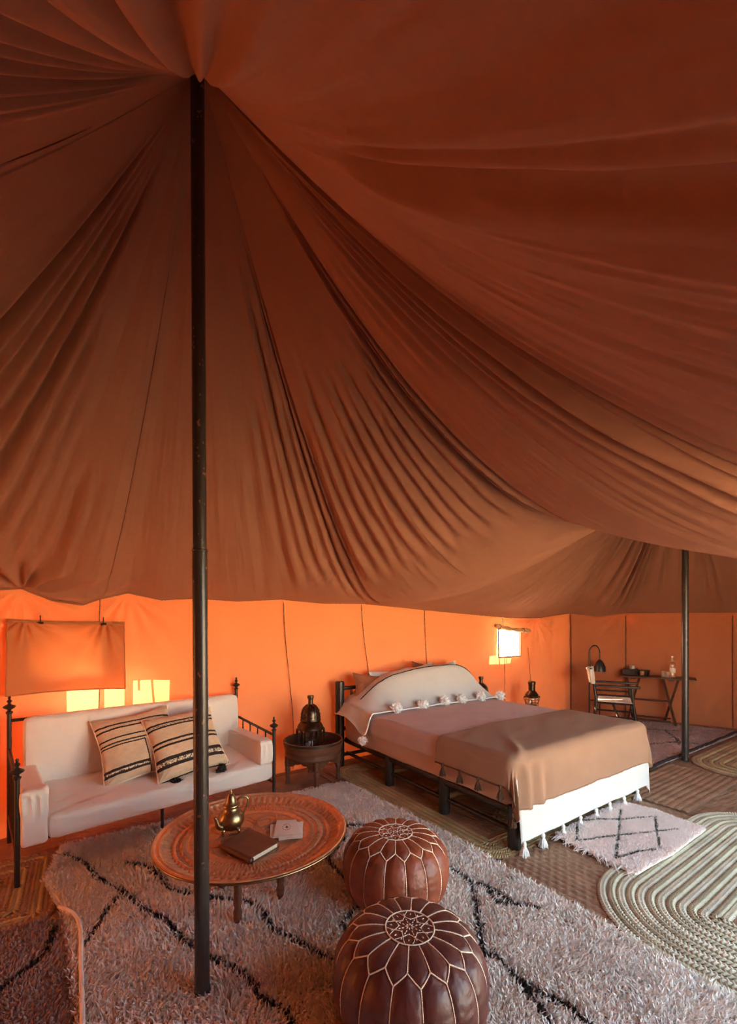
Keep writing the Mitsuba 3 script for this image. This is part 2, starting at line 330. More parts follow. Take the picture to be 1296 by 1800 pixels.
u, n, z, q, ph = canopy(P1, 1, 1700, 150, FOLDS, 11)
# pull wrinkles above the pinned eave points
mask = (n > 2.6) * (1 - sst(.93, 1.0, q))
z = z + mask * (fan(u, n, -.37, 4.0, 15, .055, .30, 1.0) + fan(u, n, .13, 4.10, 12, .012, .25) + fan(u, n, 1.95, 3.35, 17, .012, .16, 0.4, False) + fan(u, n, 5.2, 4.2, 9, .03, .5))
V1 = np.stack([u, n, z], -1)
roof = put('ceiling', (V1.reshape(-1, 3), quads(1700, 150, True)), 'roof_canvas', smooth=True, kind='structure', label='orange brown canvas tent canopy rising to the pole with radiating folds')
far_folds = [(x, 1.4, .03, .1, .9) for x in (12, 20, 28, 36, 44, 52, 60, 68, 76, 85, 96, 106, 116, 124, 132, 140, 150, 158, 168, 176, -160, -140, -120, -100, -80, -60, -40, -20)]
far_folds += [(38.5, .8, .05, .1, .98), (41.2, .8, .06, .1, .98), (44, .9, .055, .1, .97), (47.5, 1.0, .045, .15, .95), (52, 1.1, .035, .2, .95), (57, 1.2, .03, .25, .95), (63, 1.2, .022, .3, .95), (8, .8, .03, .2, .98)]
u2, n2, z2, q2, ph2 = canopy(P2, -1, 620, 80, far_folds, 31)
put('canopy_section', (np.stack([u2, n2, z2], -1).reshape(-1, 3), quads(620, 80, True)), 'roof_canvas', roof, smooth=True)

mn = np.linspace(-.36, 4.16, 90); sS = np.clip(np.abs(mn - 1.86) / np.where(mn > 1.86, 4.13 - 1.86, 1.86 + .33), 0, 1); ms = valley(sS, mn > 1.86) + .012 + lift(np.full(90, MID), mn)
put('light_shield_strip', sheet(np.stack([np.stack([np.full(90, MID + w), mn, ms + .02 * abs(w) / .16], -1) for w in (-.16, 0, .16)], 0), .003)[0], 'roof_canvas', roof, smooth=True)  # added light shield over the crack between the two canopies
for Pk in (P1, P2): put('peak_light_shield', lathe([(.16, PEAK - .10), (.07, PEAK + .0), (.0, PEAK + .04)], 24, (Pk[0], Pk[1], 0)), 'roof_canvas', roof, smooth=True)  # added cones that stop light leaking in at the peaks

for pole_, sg_, kk in ((P1, 1, 200), (P2, -1, 200)):
    fu_, fn_, fz_, _, _ = canopy(pole_, sg_, kk, 40, [], 77)
    put('sun_block_sheet', (np.stack([pole_[0] + (fu_ - pole_[0]) * 1.012, pole_[1] + (fn_ - pole_[1]) * 1.03, fz_ + .085], -1).reshape(-1, 3), quads(kk, 40, True)), 'outer_canvas', roof, smooth=True)  # unseen second skin, added to keep sun from leaking through the canopy

def canopy_z(pole, V, ph, deg, qq):
    i = int(round((math.radians(deg) + math.pi) / (2 * math.pi) * V.shape[0])) % V.shape[0]
    L = V[i]; return L[(np.linspace(0, 1, L.shape[0]) >= qq[0]) & (np.linspace(0, 1, L.shape[0]) <= qq[1])]
for deg, q0, q1 in ((96.4, .10, 1.0), (44.4, .08, .62), (177.7, .12, .4), (-3.0, .05, .97), (20, .5, .97)):
    L = canopy_z(P1, V1, ph, deg, (q0, q1))[::3].copy(); L[:, 2] -= .002
    put('seam', tube(L, .0019 * np.clip(np.linspace(0, 6, len(L)), .15, 1) * np.clip(np.linspace(6, 0, len(L)), .15, 1), 6), 'seam_thread', roof, smooth=True)

# added sun-blocking overhang outside the walls
E_ = OUT; nv = np.roll(E_, -1, 0) - np.roll(E_, 1, 0); nv = np.stack([nv[:, 1], -nv[:, 0]], 1); nv /= np.linalg.norm(nv, axis=1, keepdims=True)
if (nv[5] @ (E_[5] - np.array([3, 1.9]))) < 0: nv = -nv
Ei = np.c_[E_, eave(E_[:, 0], E_[:, 1]) + .01]
# ------------------------------------------------------------------ walls: one band of canvas along the plan, cut at windows and at the door
def dense(poly, step=0.02):
    P = [poly[0]]
    for a, b in zip(poly[:-1], poly[1:]):
        k = max(1, int(np.linalg.norm(b - a) / step)); P += [a + (b - a) * t for t in np.linspace(0, 1, k + 1)[1:]]
    return np.array(P)
EAVE_OUT = dense(np.vstack([OUT, OUT[:1]]), .05)
dd = np.gradient(EAVE_OUT, axis=0); nn_ = np.stack([-dd[:, 1], dd[:, 0]], 1); nn_ /= np.linalg.norm(nn_, axis=1, keepdims=True) + 1e-9
if (nn_[100] @ (EAVE_OUT[100] - np.array([3, 1.9]))) < 0: nn_ = -nn_
G = np.stack([np.c_[EAVE_OUT + nn_ * w, eave(EAVE_OUT[:, 0], EAVE_OUT[:, 1]) + .012 - .10 * w] for w in (-.03, .0, .12, .20)], 1)
put('sun_block_overhang', sheet(G, .004)[0], 'roof_canvas', roof, smooth=True)  # added to shut sun out of the gap between both walls

def wall(name, path, mat, holes=(), nzv=60, disp=None, label=None, ztop=None, parent=None):
    P = dense(np.asarray(path, float)); t = np.gradient(P, axis=0); t /= np.linalg.norm(t, axis=1, keepdims=True)
    nin = np.stack([t[:, 1], -t[:, 0]], 1)
    zt = (eave(P[:, 0], P[:, 1]) + .012) if ztop is None else np.full(len(P), ztop)
    f = np.linspace(0, 1, nzv)
    Z = zt[:, None] * f[None]
    D = disp(P[:, 0][:, None], P[:, 1][:, None], Z) if disp is not None else 0 * Z
    V = np.concatenate([P[:, None, :] + nin[:, None, :] * D[..., None], Z[..., None]], -1)
    Q = quads(len(P), nzv)
    for (u0, u1, z0, z1) in holes:   # drop the cells of each opening, then snap its border
        c = V.reshape(-1, 3)[Q].mean(1)
        Q = Q[~((c[:, 0] > u0) & (c[:, 0] < u1) & (c[:, 2] > z0) & (c[:, 2] < z1) & (c[:, 1] > 2.5))]
    return put(name, (V.reshape(-1, 3), Q), mat, parent, smooth=True, kind='structure' if not parent else None, label=label)
def back_disp(u, n, z):
    zt = eave(u, n)
    d = .020 * nz(u * 1.1, z * .5, 0, 41, 2) * sst(0, .4, z) * (1 - sst(1.55, 1.72, z))
    d += fan(u, z, -.37, 1.80, 13, .036, .35, .5) + fan(u, z, .32, 1.81, 15, .022, .45, 1.2) + fan(u, z, 5.15, 1.70, 12, .010, .35) + fan(u, z, 6.1, 1.68, 14, .022, .75, .7)
    d += .05 * nz(u * 7, z * .6, 3, 43, 2) * sst(5.7, 6.2, u)
    return d * (1 - sst(1.70, 1.76, z))
HOLE1, HOLE2 = (-.29, .11, 1.12, 1.53), (5.13, 5.64, 1.08, 1.49)
iw = [p for p in OUT[:60]]
wl = wall('wall_left', OUT[:36], 'wall_canvas_shaded', label='orange canvas end wall curving behind the sofa')
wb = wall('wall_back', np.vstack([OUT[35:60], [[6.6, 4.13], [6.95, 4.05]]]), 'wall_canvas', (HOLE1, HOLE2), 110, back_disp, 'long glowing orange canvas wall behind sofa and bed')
def right_disp(u, n, z):
    s = -n
    d = .03 * nz(n * 3.0, z * .7, 0, 47, 3) + fan(n, z, 3.45, 1.78, 13, .02, .6) + fan(n, z, 2.15, 1.76, 9, .014, .5)
    return d * (1 - sst(1.66, 1.74, z))
wr = wall('wall_right', [[6.88, 4.09], [6.95, 4.05], [7.6, 3.45], [8.1, 2.15], [7.9, .9], [7.1, -.15]], 'wall_canvas_shaded', (), 60, right_disp, 'orange canvas end wall behind the desk, shade put into its colour')
DOOR = (1.3, 5.0)
wn = wall('wall_front', [[7.1, -.15], [6.4, -.33], [DOOR[1], -.33]], 'wall_canvas_shaded', label='orange canvas wall beside the door')
wall('wall_front_001', [[DOOR[0], -.33], [.4, -.33]], 'wall_canvas_shaded', label='orange canvas wall at the near side')
# vertical seams of the wall panels
def wall_seam(parent, pts, r=.0035):
    put('seam', tube(spline(pts, 16), r, 6), 'seam_thread', parent, smooth=True)
for pts in ([(1.73, 4.115, 1.77), (1.76, 4.115, 1.3), (1.83, 4.11, .6), (1.84, 4.12, .02)], [(2.70, 4.115, 1.78), (2.73, 4.11, 1.4), (2.80, 4.11, .95), (2.82, 4.12, .02)], [(3.68, 4.115, 1.74), (3.70, 4.115, 1.3), (3.73, 4.115, .9), (3.74, 4.12, .02)],
            [(5.28, 4.105, 1.08), (5.29, 4.105, .8), (5.28, 4.12, .02)], [(5.24, 4.10, 1.66), (5.22, 4.09, 1.52)], [(.12, 4.085, 1.74), (.115, 4.085, 1.56)], [(.12, 4.09, 1.10), (.11, 4.09, .8), (.1, 4.09, .02)],
            [(5.85, 4.10, 1.2), (5.92, 4.10, .6), (5.95, 4.12, .05)]):
    wall_seam(wb, pts)
for pts in ([(6.94, 4.03, 1.74), (6.95, 4.02, .9), (6.95, 4.03, .02)], [(7.585, 3.43, 1.72), (7.59, 3.43, .9), (7.59, 3.44, .02)], [(8.08, 2.15, 1.7), (8.08, 2.15, .9), (8.09, 2.15, .02)]):
    wall_seam(wr, pts, .007)

# outer weather wall with openings placed to throw sun patches on the inner wall, and the ground outside
def yw(u): return np.where(u < .4, 1.9 + np.sqrt(np.clip(2.23 ** 2 - (u - .4) ** 2, 0, None)), 4.13)
OPEN = ((-.25, .45, .74, 1.19), (4.78, 5.27, 1.11, 1.235), (4.935, 5.47, 1.235, 1.66))
ul = np.unique(np.round(np.r_[np.arange(-1.5, 7.25, .05), [q for h in OPEN for q in h[:2]]], 4)); zl = np.unique(np.r_[0, .4, .74, 1.0, 1.11, 1.19, 1.235, 1.5, 1.66, 1.78])
gu, gz = np.meshgrid(ul, zl, indexing='ij'); on_ = yw(gu) + .17
Vo = np.stack([gu, on_, gz], -1).reshape(-1, 3); Qo = quads(len(ul), len(zl)); co = Vo[Qo].mean(1)
for h in OPEN:
    kp = ~((co[:, 0] > h[0]) & (co[:, 0] < h[1]) & (co[:, 2] > h[2]) & (co[:, 2] < h[3])); Qo, co = Qo[kp], co[kp]
ow = put('wall_outer', (Vo, Qo), 'outer_wall_canvas', smooth=False, kind='structure', label='unseen outer canvas wall with openings placed for the sun patches')
for uu in (-1.5, 7.2):
    put('sun_block_panel', box((uu - .006, float(yw(np.array(uu))) - .06, 0), (uu + .006, float(yw(np.array(uu))) + .18, 1.78), .002), 'outer_canvas', ow, smooth=False)  # unseen panels added to block sun at the ends of the gap
for (x0, z0, x1, z1, r) in ((-.05, .7, -.05, 1.3, .014), (.12, .7, .13, 1.3, .022), (.33, .7, .29, 1.3, .006), (.20, 1.12, .20, 1.3, .007), (4.98, 1.0, 4.97, 1.7, .008), (5.14, 1.0, 5.15, 1.7, .006)):
    yy = float(yw(np.array(x0))) + .19; put('guy_rope', bar((x0, yy, z0), (x1, yy, z1), r, 8), 'seam_thread', ow)
put('ground', box((-150, -150, -.30), (150, 150, -.02), .01), 'sand', smooth=False, kind='structure', label='pale desert sand outside the tent')
fl = shapely.Polygon(dense(np.vstack([OUT, OUT[:1]]), .2)).buffer(.02)
fm = trimesh.creation.extrude_polygon(fl, .02, engine='earcut'); fm.apply_translation((0, 0, -.02))
put('floor', fm, 'floor_straw', smooth=False, kind='structure', label='brown straw matting laid over the whole tent floor')

# ------------------------------------------------------------------ windows
def win_frame(h, y, w, mat, parent, top=True):
    u0, u1, z0, z1 = h
    put('frame', cat_([box((u0 - w, y - .004, z0 - w), (u1 + w, y + .004, z0)), box((u0 - w, y - .004, z0), (u0, y + .004, z1)), box((u1, y - .004, z0), (u1 + w, y + .004, z1)), box((u0 - w, y - .004, z1), (u1 + w, y + .004, z1 + w))]), mat, parent)
labels['window_1'] = {'kind': 'structure', 'label': 'window opening behind the hanging canvas flap'}
win_frame(HOLE1, 4.10, .03, 'roof_canvas', 'window_1')
labels['window_2'] = {'kind': 'structure', 'label': 'small bright gauze window by the bed with its flap rolled up'}
win_frame(HOLE2, 4.085, .022, 'outer_canvas', 'window_2')
G = np.array([[(a, 4.105 + .012 * math.sin(a * 9) * (b - 1.08), b) for b in np.linspace(1.08, 1.49, 12)] for a in np.linspace(5.13, 5.64, 12)])
put('gauze_pane', (G.reshape(-1, 3), quads(12, 12)), 'gauze', 'window_2', smooth=True, label='white gauze pane')
a = np.linspace(0, 1, 40)
roll = np.stack([5.02 + .82 * a, 4.06 + 0 * a, 1.545 - .08 * a - .02 * np.sin(a * np.pi)], 1)
put('rolled_flap', tube(roll, .028 + .006 * np.sin(a * 23) + .008 * np.sin(a * 9) * a, 10), 'outer_canvas', 'window_2', smooth=True, label='rolled canvas flap')
for k in (.12, .82):
    c = roll[int(k * 39)]; put('flap_tie', tube([c + [.0, -.03 * math.cos(t), .036 * math.sin(t)] for t in np.linspace(0, 6.28, 13)], .006, 6), 'seam_thread', 'window_2', smooth=True)

fk = thing('window_flap', 'orange brown canvas flap hung over the window above the sofa', 'window flap')
def yw(u): return np.where(u < .4, 1.9 + np.sqrt(np.clip(2.23 ** 2 - (u - .4) ** 2, 0, None)), 4.13)
A_, B_ = np.meshgrid(np.linspace(0, 1, 70), np.linspace(0, 1, 50), indexing='ij')
fu = -.44 + .73 * A_ + .012 * (1 - B_) * (A_ - .5); fz = 1.02 - .02 * (A_) + .02 * np.sin(A_ * 3.1) * .6 + B_ * (.545 + .01 * A_) - .018 * np.sin(np.pi * A_) * B_ ** 3
fd = fan(A_ * .76, B_ * .54, .1, .56, 11, .030, .25) + fan(A_ * .76, B_ * .54, .62, .56, 11, .030, .25, 1.0) + .018 * nz(A_ * 2, B_ * 2, 0, 51, 2)
FG = np.stack([fu, yw(fu) - .055 - .02 * (1 - B_) + fd, fz], -1)
put('flap_cloth', (FG.reshape(-1, 3), quads(70, 50)), 'flap_canvas', fk, smooth=True)
rim = np.concatenate([FG[:, 0], FG[-1, :], FG[::-1, -1], FG[0, ::-1]])
put('hem', tube(rim, .005, 6), 'flap_canvas', fk, smooth=True)
put('top_hem', tube(FG[:, -1] + np.array([0, 0, -.01]), .011, 8), 'flap_canvas', fk, smooth=True)
for k in (17, 55):
    c = FG[k, -2]; put('toggle', cat_([bar(c + [-.02, -.022, -.008], c + [.02, -.022, -.004], .009, 8), bar(c + [0, -.02, -.01], c + [0, 0, .05], .004, 6)]), 'dark_wood', fk)

# ------------------------------------------------------------------ tent poles
def pole(base, top, r0, r1, zc, label):
    k = thing('tent_pole', label, 'tent pole', 'tent poles'); b, t = np.asarray(base, float), np.asarray(top, float)
    at = lambda z: b + (t - b) * ((z - b[2]) / (t[2] - b[2]))
    put('lower_pole', tube(np.linspace(b, at(zc), 24), r0, 24), 'black_paint', k)
    put('upper_pole', tube(np.linspace(at(zc - .02), t, 24), r1, 24), 'black_paint', k)
    put('collar', tube([at(zc - .004), at(zc), at(zc + .004)], [r0 + .001, r0 + .0025, r0 + .001], 24), 'black_iron', k)
    put('foot', tube([b + [0, 0, 0], b + [0, 0, .006], b + [0, 0, .01], b + [0, 0, .03]], [r0 + .008, r0 + .008, r0 + .004, r0 + .002], 24), 'black_iron', k)
pole((.40, 1.78, .024), (.385, 1.80, 3.77), .0285, .0262, 1.815, 'tall glossy black tent pole standing on the shaggy rug before the sofa')
pole((5.64, 1.92, .012), (5.64, 1.92, 3.77), .033, .031, 2.15, 'black tent pole standing beyond the foot of the bed by the desk')
# ------------------------------------------------------------------ rugs and mats
def blades(P, h, w, lean, bl, hv=.35):
    """bent wool blades standing at the points P (k, 3)"""
    k = len(P) * bl
    B = np.repeat(P, bl, 0); B[:, :2] += rng.normal(0, w * .7, (k, 2))
    a = rng.uniform(0, 2 * np.pi, k); t = np.stack([np.cos(a), np.sin(a), 0 * a], 1)
    hh = h * (1 + hv * rng.uniform(-1, 1, k)); ww = w * (1 + .3 * rng.uniform(-1, 1, k))
    b = rng.uniform(0, 2 * np.pi, k); L = np.stack([np.cos(b), np.sin(b), 0 * b], 1) * (h * rng.uniform(.2, .9, k))[:, None] + np.repeat(lean, bl, 0) * h
    up = np.array([0, 0, 1.0])
    v0 = B - t * ww[:, None] / 2; v1 = B + t * ww[:, None] / 2
    m = B + up * (hh * .62)[:, None] + L * .35; v2 = m - t * ww[:, None] * .45; v3 = m + t * ww[:, None] * .45
    v4 = B + up * hh[:, None] + L
    V = np.stack([v0, v1, v2, v3, v4], 1).reshape(-1, 3); o = np.arange(k)[:, None] * 5
    F = np.concatenate([o + [0, 1, 3], o + [0, 3, 2], o + [2, 3, 4]], 0)
    return V, F
def line_dist(P, lines):
    g = shapely.MultiLineString([l for l in lines]); return shapely.distance(shapely.points(P), g)
def shag(name, label, poly, lines, h, w, step, z0, pile, dark, lw, bl=2, cat='rug', dark_label='black pile lines', flow=.5, slab='wool_pink'):
    k = thing(name, label, cat)
    pg = shapely.Polygon(poly).buffer(.02).buffer(-.0)
    pg = shapely.Polygon(np.array(pg.exterior.segmentize(.04).coords) + .010 * np.stack([nz(np.arange(len(pg.exterior.segmentize(.04).coords)) * .35, 1, 0, 3), nz(np.arange(len(pg.exterior.segmentize(.04).coords)) * .35, 2, 0, 4)], 1)).buffer(0)
    m = trimesh.creation.extrude_polygon(pg, .012, engine='earcut'); m.apply_translation((0, 0, z0))
    put('backing', m, slab, k, smooth=False)
    x0, y0, x1, y1 = pg.bounds
    X, Y = np.meshgrid(np.arange(x0, x1, step), np.arange(y0, y1, step)); P = np.stack([X.ravel(), Y.ravel()], 1) + rng.uniform(-.5, .5, (X.size, 2)) * step
    P = P[shapely.contains_xy(pg, P[:, 0], P[:, 1])]
    z = z0 + .010 + .010 * nz(P[:, 0] * 6, P[:, 1] * 6, 0, 8, 2)
    lean = flow * np.stack([nz(P[:, 0] * 5, P[:, 1] * 5, 0, 21, 2) * 2, nz(P[:, 0] * 5, P[:, 1] * 5, 0, 22, 2) * 2 - .3, 0 * z], 1)
    d = line_dist(P, lines) + .012 * nz(P[:, 0] * 22, P[:, 1] * 22, 0, 9, 2) if lines else np.ones(len(P))
    on = d < lw
    P3 = np.c_[P, z]
    put('pile', blades(P3[~on], h, w, lean[~on], bl), pile, k, smooth=False, kind='stuff')
    if on.any(): put('dark_pile', blades(P3[on], h * .82, w, lean[on] * .6, bl), dark, k, smooth=False, kind='stuff', label=dark_label)
    return k
def fringe(parent, a, b, n, ln, mat, z):
    a, b = np.asarray(a, float), np.asarray(b, float); d = (b - a) / np.linalg.norm(b - a); out = np.array([d[1], -d[0]])
    ms = []
    for t in np.linspace(0, 1, n):
        p = a + (b - a) * t; l = ln * rng.uniform(.5, 1.2); s = rng.normal(0, .35)
        q = p + (out + d * s) * l * .5; e = p + (out + d * (s + rng.normal(0, .5))) * l
        ms.append(tube([[*p, z], [*q, z + .008 * rng.uniform(.2, 1)], [*e, max(.012, z - .02)]], [.004, .0035, .0015], 5))
    put('fringe', cat_(ms), mat, parent, smooth=True, kind='stuff')

RUG_LINES = [[(-0.09, 3.36), (0.03, 3.13), (0.07, 2.94), (0.18, 2.72)], [(0.19, 2.71), (0.11, 2.58), (0.02, 2.37)], [(0.18, 2.7), (0.27, 2.47), (0.35, 2.32), (0.39, 2.13), (0.43, 2.03), (0.47, 1.93), (0.54, 1.83), (0.58, 1.71), (0.58, 1.63), (0.64, 1.51), (.63, 1.40), (.70, 1.2)],
             [(0.23, 3.03), (0.35, 2.86), (0.42, 2.55), (.55, 2.4), (0.72, 2.23), (0.77, 2.11), (0.77, 1.94), (0.84, 1.8), (0.89, 1.66), (.98, 1.5)], [(1.28, 2.34), (1.27, 2.15), (1.27, 1.97), (1.2, 1.85), (1.07, 1.81), (1.06, 1.67)], [(1.85, 1.86), (1.86, 1.69), (1.89, 1.61), (1.9, 1.44)], [(1.89, 1.61), (1.83, 1.48), (1.9, 1.4), (1.97, 1.31)],
             [(1.6, 2.78), (1.62, 2.68), (1.85, 2.5)], [(1.48, 1.27), (1.52, 1.23), (1.5, 1.1), (1.53, 0.98), (1.56, 0.92), (1.5, .7)], [(1.5, 1.1), (1.47, 1.0), (1.40, 0.84)], [(1.62, 2.68), (1.5, 2.5), (1.28, 2.34)], [(1.86, 1.69), (1.7, 1.5), (1.48, 1.27)]]
rug = shag('shag_rug', 'large cream shaggy wool rug with broken black diamond lines under the tray table', [(-.10, 3.50), (2.06, 3.42), (2.14, 2.2), (2.12, .42), (-.05, .42), (.0, 1.9), (-.06, 2.65), (-.16, 3.1)], RUG_LINES, .030, .0085, .0092, .013, 'wool_cream', 'wool_black', .013)
fringe(rug, (2.06, 3.45), (.9, 3.50), 90, .09, 'wool_cream', .03)
put('edge_cord', tube(spline([(-.10, 2.72, .05), (-.04, 2.62, .05), (-.005, 2.3, .05), (.0, 1.9, .05), (-.05, 1.2, .05)], 60) + .004 * nz(np.arange(60)[:, None] * .8, np.arange(3)[None] * 9, 0, 5), .009, 8), 'wool_cream', rug, smooth=True)
shag('shag_rug', 'pinkish brown wool rug with one black line in the corner by the sofa end', [(-1.5, 2.58), (-.17, 2.68), (-.085, 2.6), (-.03, 1.9), (-.065, 1.2), (-1.5, 1.2)], [[(-.4, 2.15), (-0.28, 2.25), (-0.21, 2.32), (-0.14, 2.39), (-0.11, 2.58)]], .022, .008, .0105, .013, 'wool_pink', 'wool_black', .014)
mini = shag('lattice_rug', 'small white wool rug with thin dark lattice lines at the foot of the bed', [(2.78, 1.70), (2.74, 1.19), (3.15, 1.165), (3.74, 1.17), (3.78, 1.50), (3.74, 1.72)],
     [[(2.79, 1.58), (3.02, 1.7)], [(3.05, 1.74), (3.23, 1.67), (3.41, 1.55), (3.64, 1.45)], [(2.79, 1.58), (3.11, 1.46), (3.57, 1.26)], [(2.8, 1.32), (2.98, 1.28), (3.15, 1.21)], [(3.56, 1.65), (3.17, 1.48), (2.79, 1.32)], [(3.66, 1.44), (3.4, 1.33), (3.16, 1.22)]], .012, .0055, .0062, .034, 'wool_white', 'wool_green', .0085, 2, dark_label='thin dark lattice lines', slab='wool_white')
fringe(mini, (2.79, 1.70), (2.75, 1.19), 70, .07, 'wool_white', .045)
fringe(mini, (3.0, 1.17), (2.75, 1.19), 10, .06, 'wool_white', .045)
desk_rug = shag('flat_rug', 'pinkish brown rug with a black edge beneath the desk and chair', [(4.6, 2.03), (7.75, 1.98), (7.5, 3.1), (6.6, 3.75), (4.6, 3.75)], [[(6.9, 2.57), (6.56, 2.33), (6.3, 2.2)], [(5.6, 2.6), (5.91, 2.44), (6.39, 2.27), (6.5, 2.05)], [(5.0, 2.5), (5.5, 2.2)], [(6.6, 3.2), (7.0, 2.6), (7.3, 2.4)]], .013, .011, .020, .012, 'wool_pink', 'wool_black', .022)
put('black_edge', tube(np.array([[x, 2.0 + .03 * float(nz(x * 3, 1, 0, 6)), .035] for x in np.linspace(4.75, 7.7, 120)]), .016 + .006 * nz(np.arange(120) * .9, 2, 0, 7), 8), 'wool_black', desk_rug, smooth=True, label='black bound edge')
fringe(desk_rug, (4.65, 3.5), (4.65, 2.05), 60, .07, 'wool_white', .03)

def leafs(path, w, step, z, hgt, tw=.5, closed=False, lift=.5, rnd=.2):
    """a braid: slanted straw leaves in a chevron along the path"""
    P = np.asarray(path, float); seg = np.linalg.norm(np.diff(P, axis=0), axis=1); L = np.r_[0, np.cumsum(seg)]
    s = np.arange(0, L[-1], step); k = len(s)
    C = np.stack([np.interp(s, L, P[:, i]) for i in (0, 1)], 1)
    C2 = np.stack([np.interp(np.minimum(s + .004, L[-1]), L, P[:, i]) for i in (0, 1)], 1); C1 = np.stack([np.interp(np.maximum(s - .004, 0), L, P[:, i]) for i in (0, 1)], 1)
    t = C2 - C1; t /= np.linalg.norm(t, axis=1, keepdims=True) + 1e-9; nrm = np.stack([-t[:, 1], t[:, 0]], 1)
    Vs, Fs = [], []
    for sd in (1, -1):
        off = 0 if sd > 0 else step / 2
        inner = C + t * off + nrm * (sd * -w * .06); outer = C + t * (off + w * tw) + nrm * (sd * w * .5)
        r = rng.uniform(-1, 1, (k, 3)) * rnd
        hw = step * .62
        zi, zo = z + hgt * (.75 + r[:, 0] * .4), z + hgt * (.25 + r[:, 1] * .3)
        mid = (inner + outer) / 2
        def v(p, zz, o): return np.c_[p + t * o, np.broadcast_to(zz, (k,))]
        A = [v(inner, zi * .85, -hw * .5), v(inner, zi * .85, hw * .5), v(mid, z + hgt * .45, -hw), v(mid, z + hgt * (1.0 + r[:, 2] * .3), 0), v(mid, z + hgt * .45, hw), v(outer, zo, -hw * .4), v(outer, zo, hw * .4)]
        V = np.stack(A, 1).reshape(-1, 3); o = np.arange(k)[:, None] * 7
        f = [[0, 3, 2], [0, 1, 3], [1, 4, 3], [2, 3, 5], [5, 3, 6], [3, 4, 6]]
        F = np.concatenate([o + q for q in f], 0)
        if sd < 0: F = F[:, ::-1]
        Vs.append(V); Fs.append(F)
    return np.vstack(Vs), np.vstack([Fs[0], Fs[1] + len(Vs[0])])
def rounded(u0, u1, n0, n1, r, inset):
    p = sg.box(u0 + r, n0 + r, u1 - r, n1 - r).buffer(r - inset, quad_segs=24) if r - inset > .001 else None
    if p is None:
        e = inset - r; p = sg.box(u0 + r + e, n0 + r + e, u1 - r - e, n1 - r - e).buffer(.012) if (n1 - n0) / 2 - r - e > .02 else sg.LineString([(u0 + r + e, (n0 + n1) / 2), (u1 - r - e, (n0 + n1) / 2)]).buffer(.012)
    return np.array(p.exterior.segmentize(.02).coords)
def oval_mat(name, label, u0, u1, n0, n1, r, w, mats, z, cat='floor mat', rings=99, step=.014, hgt=.012):
    k = thing(name, label, cat)
    m = trimesh.creation.extrude_polygon(sg.box(u0 + r, n0 + r, u1 - r, n1 - r).buffer(r, quad_segs=16), .006, engine='earcut'); m.apply_translation((0, 0, z)); put('backing', m, mats[-1], k, smooth=False)
    i = 0
    while (i + .5) * w < (n1 - n0) / 2 and i < rings:
        put('braid', leafs(rounded(u0, u1, n0, n1, r, (i + .5) * w), w * 1.02, step, z + .004, hgt * (1.25 if i % 2 else 1.0), .55 if i % 2 else .25), mats[i % (len(mats) - 1)], k, smooth=False)
        i += 1
    return k
oval_mat('braided_mat', 'pale green straw mat of concentric braids on the floor right of the bed', 2.12, 4.5, .10, 1.31, .56, .046, ['straw_pale', 'straw_green', 'straw_brown'], .012, step=.019, hgt=.015)
oval_mat('braided_mat', 'ochre straw mat with a braided border lying under the bed', 2.14, 4.3, 1.74, 3.9, .22, .05, ['straw_ochre', 'straw_brown'], .006, rings=5, step=.016)
oval_mat('braided_mat', 'brown braided straw mat with curved rings before the end wall', 5.42, 7.4, .6, 1.92, .45, .05, ['straw_brown', 'straw_ochre', 'straw_brown'], .006, step=.022)
oval_mat('braided_mat', 'straw mat of long braids under the end of the sofa', -1.05, -.12, 2.70, 3.55, .12, .055, ['straw_brown', 'straw_ochre', 'straw_brown'], .004, step=.02)

def ribs(name, label, u0, u1, n0, n1, along, w, mat, z, hgt, beat, wave=.0, skew=0.0, clip=None):
    """a woven palm mat: each rib a strip with over-and-under bumps"""
    k = thing(name, label, 'floor mat', None)
    put('backing', box((u0, n0, z - .004), (u1, n1, z + .001), .001), 'straw_brown', k, smooth=False)
    a0, a1, b0, b1 = (u0, u1, n0, n1) if along == 'u' else (n0, n1, u0, u1)
    nr = int((b1 - b0) / w)
    for i in range(nr):
        L = np.linspace(a0, a1, max(8, int((a1 - a0) / (beat / 4)))); c = b0 + (i + .5) * (b1 - b0) / nr
        hh = hgt * (.62 + .38 * np.sin(L * 2 * np.pi / beat + (i % 2) * np.pi + 2.0 * nz(L * 3, i * .4, 0, 12)))
        cc = c + wave * nz(L * 2.0, c * 2, 0, 13)
        V = np.stack([np.stack([L, cc + o * w, z + hh * q], -1) for o, q in ((-.5, 0), (-.28, .8), (0, 1), (.28, .8), (.5, 0))], 1)
        if along == 'n': V = V[..., [1, 0, 2]]
        f = quads(len(L), 5)
        put('rib', (V.reshape(-1, 3), f if along == 'n' else f[:, ::-1]), mat, k, smooth=True)
    return k
ribs('palm_mat', 'brown woven palm mat beside the second tent pole, with wide ribs', 4.05, 5.36, 1.36, 1.97, 'u', .052, 'straw_brown', .010, .010, .075, .015)
ribs('palm_mat', 'brown woven palm mat between the shaggy rug and the foot of the bed', 2.15, 4.0, 1.02, 1.76, 'n', .046, 'straw_brown', .008, .010, .055, .01)
ribs('palm_mat', 'narrow strip of brown palm mat between the shaggy rug and the bed legs', 2.02, 2.40, 2.0, 4.05, 'n', .045, 'straw_brown', .003, .009, .055, .01)
mm = sg.box(2.4, 2.0, 4.05, 3.65)
ribs('palm_mat', 'ribbed brown palm mat lying under the bed frame', 2.42, 4.02, 2.02, 3.62, 'n', .034, 'straw_brown', .011, .006, .04, .01)
ribs('palm_mat', 'brown palm mat along the wall between the sofa and the bed', -.1, 2.0, 3.56, 4.02, 'u', .034, 'straw_brown', .004, .006, .04, .01)

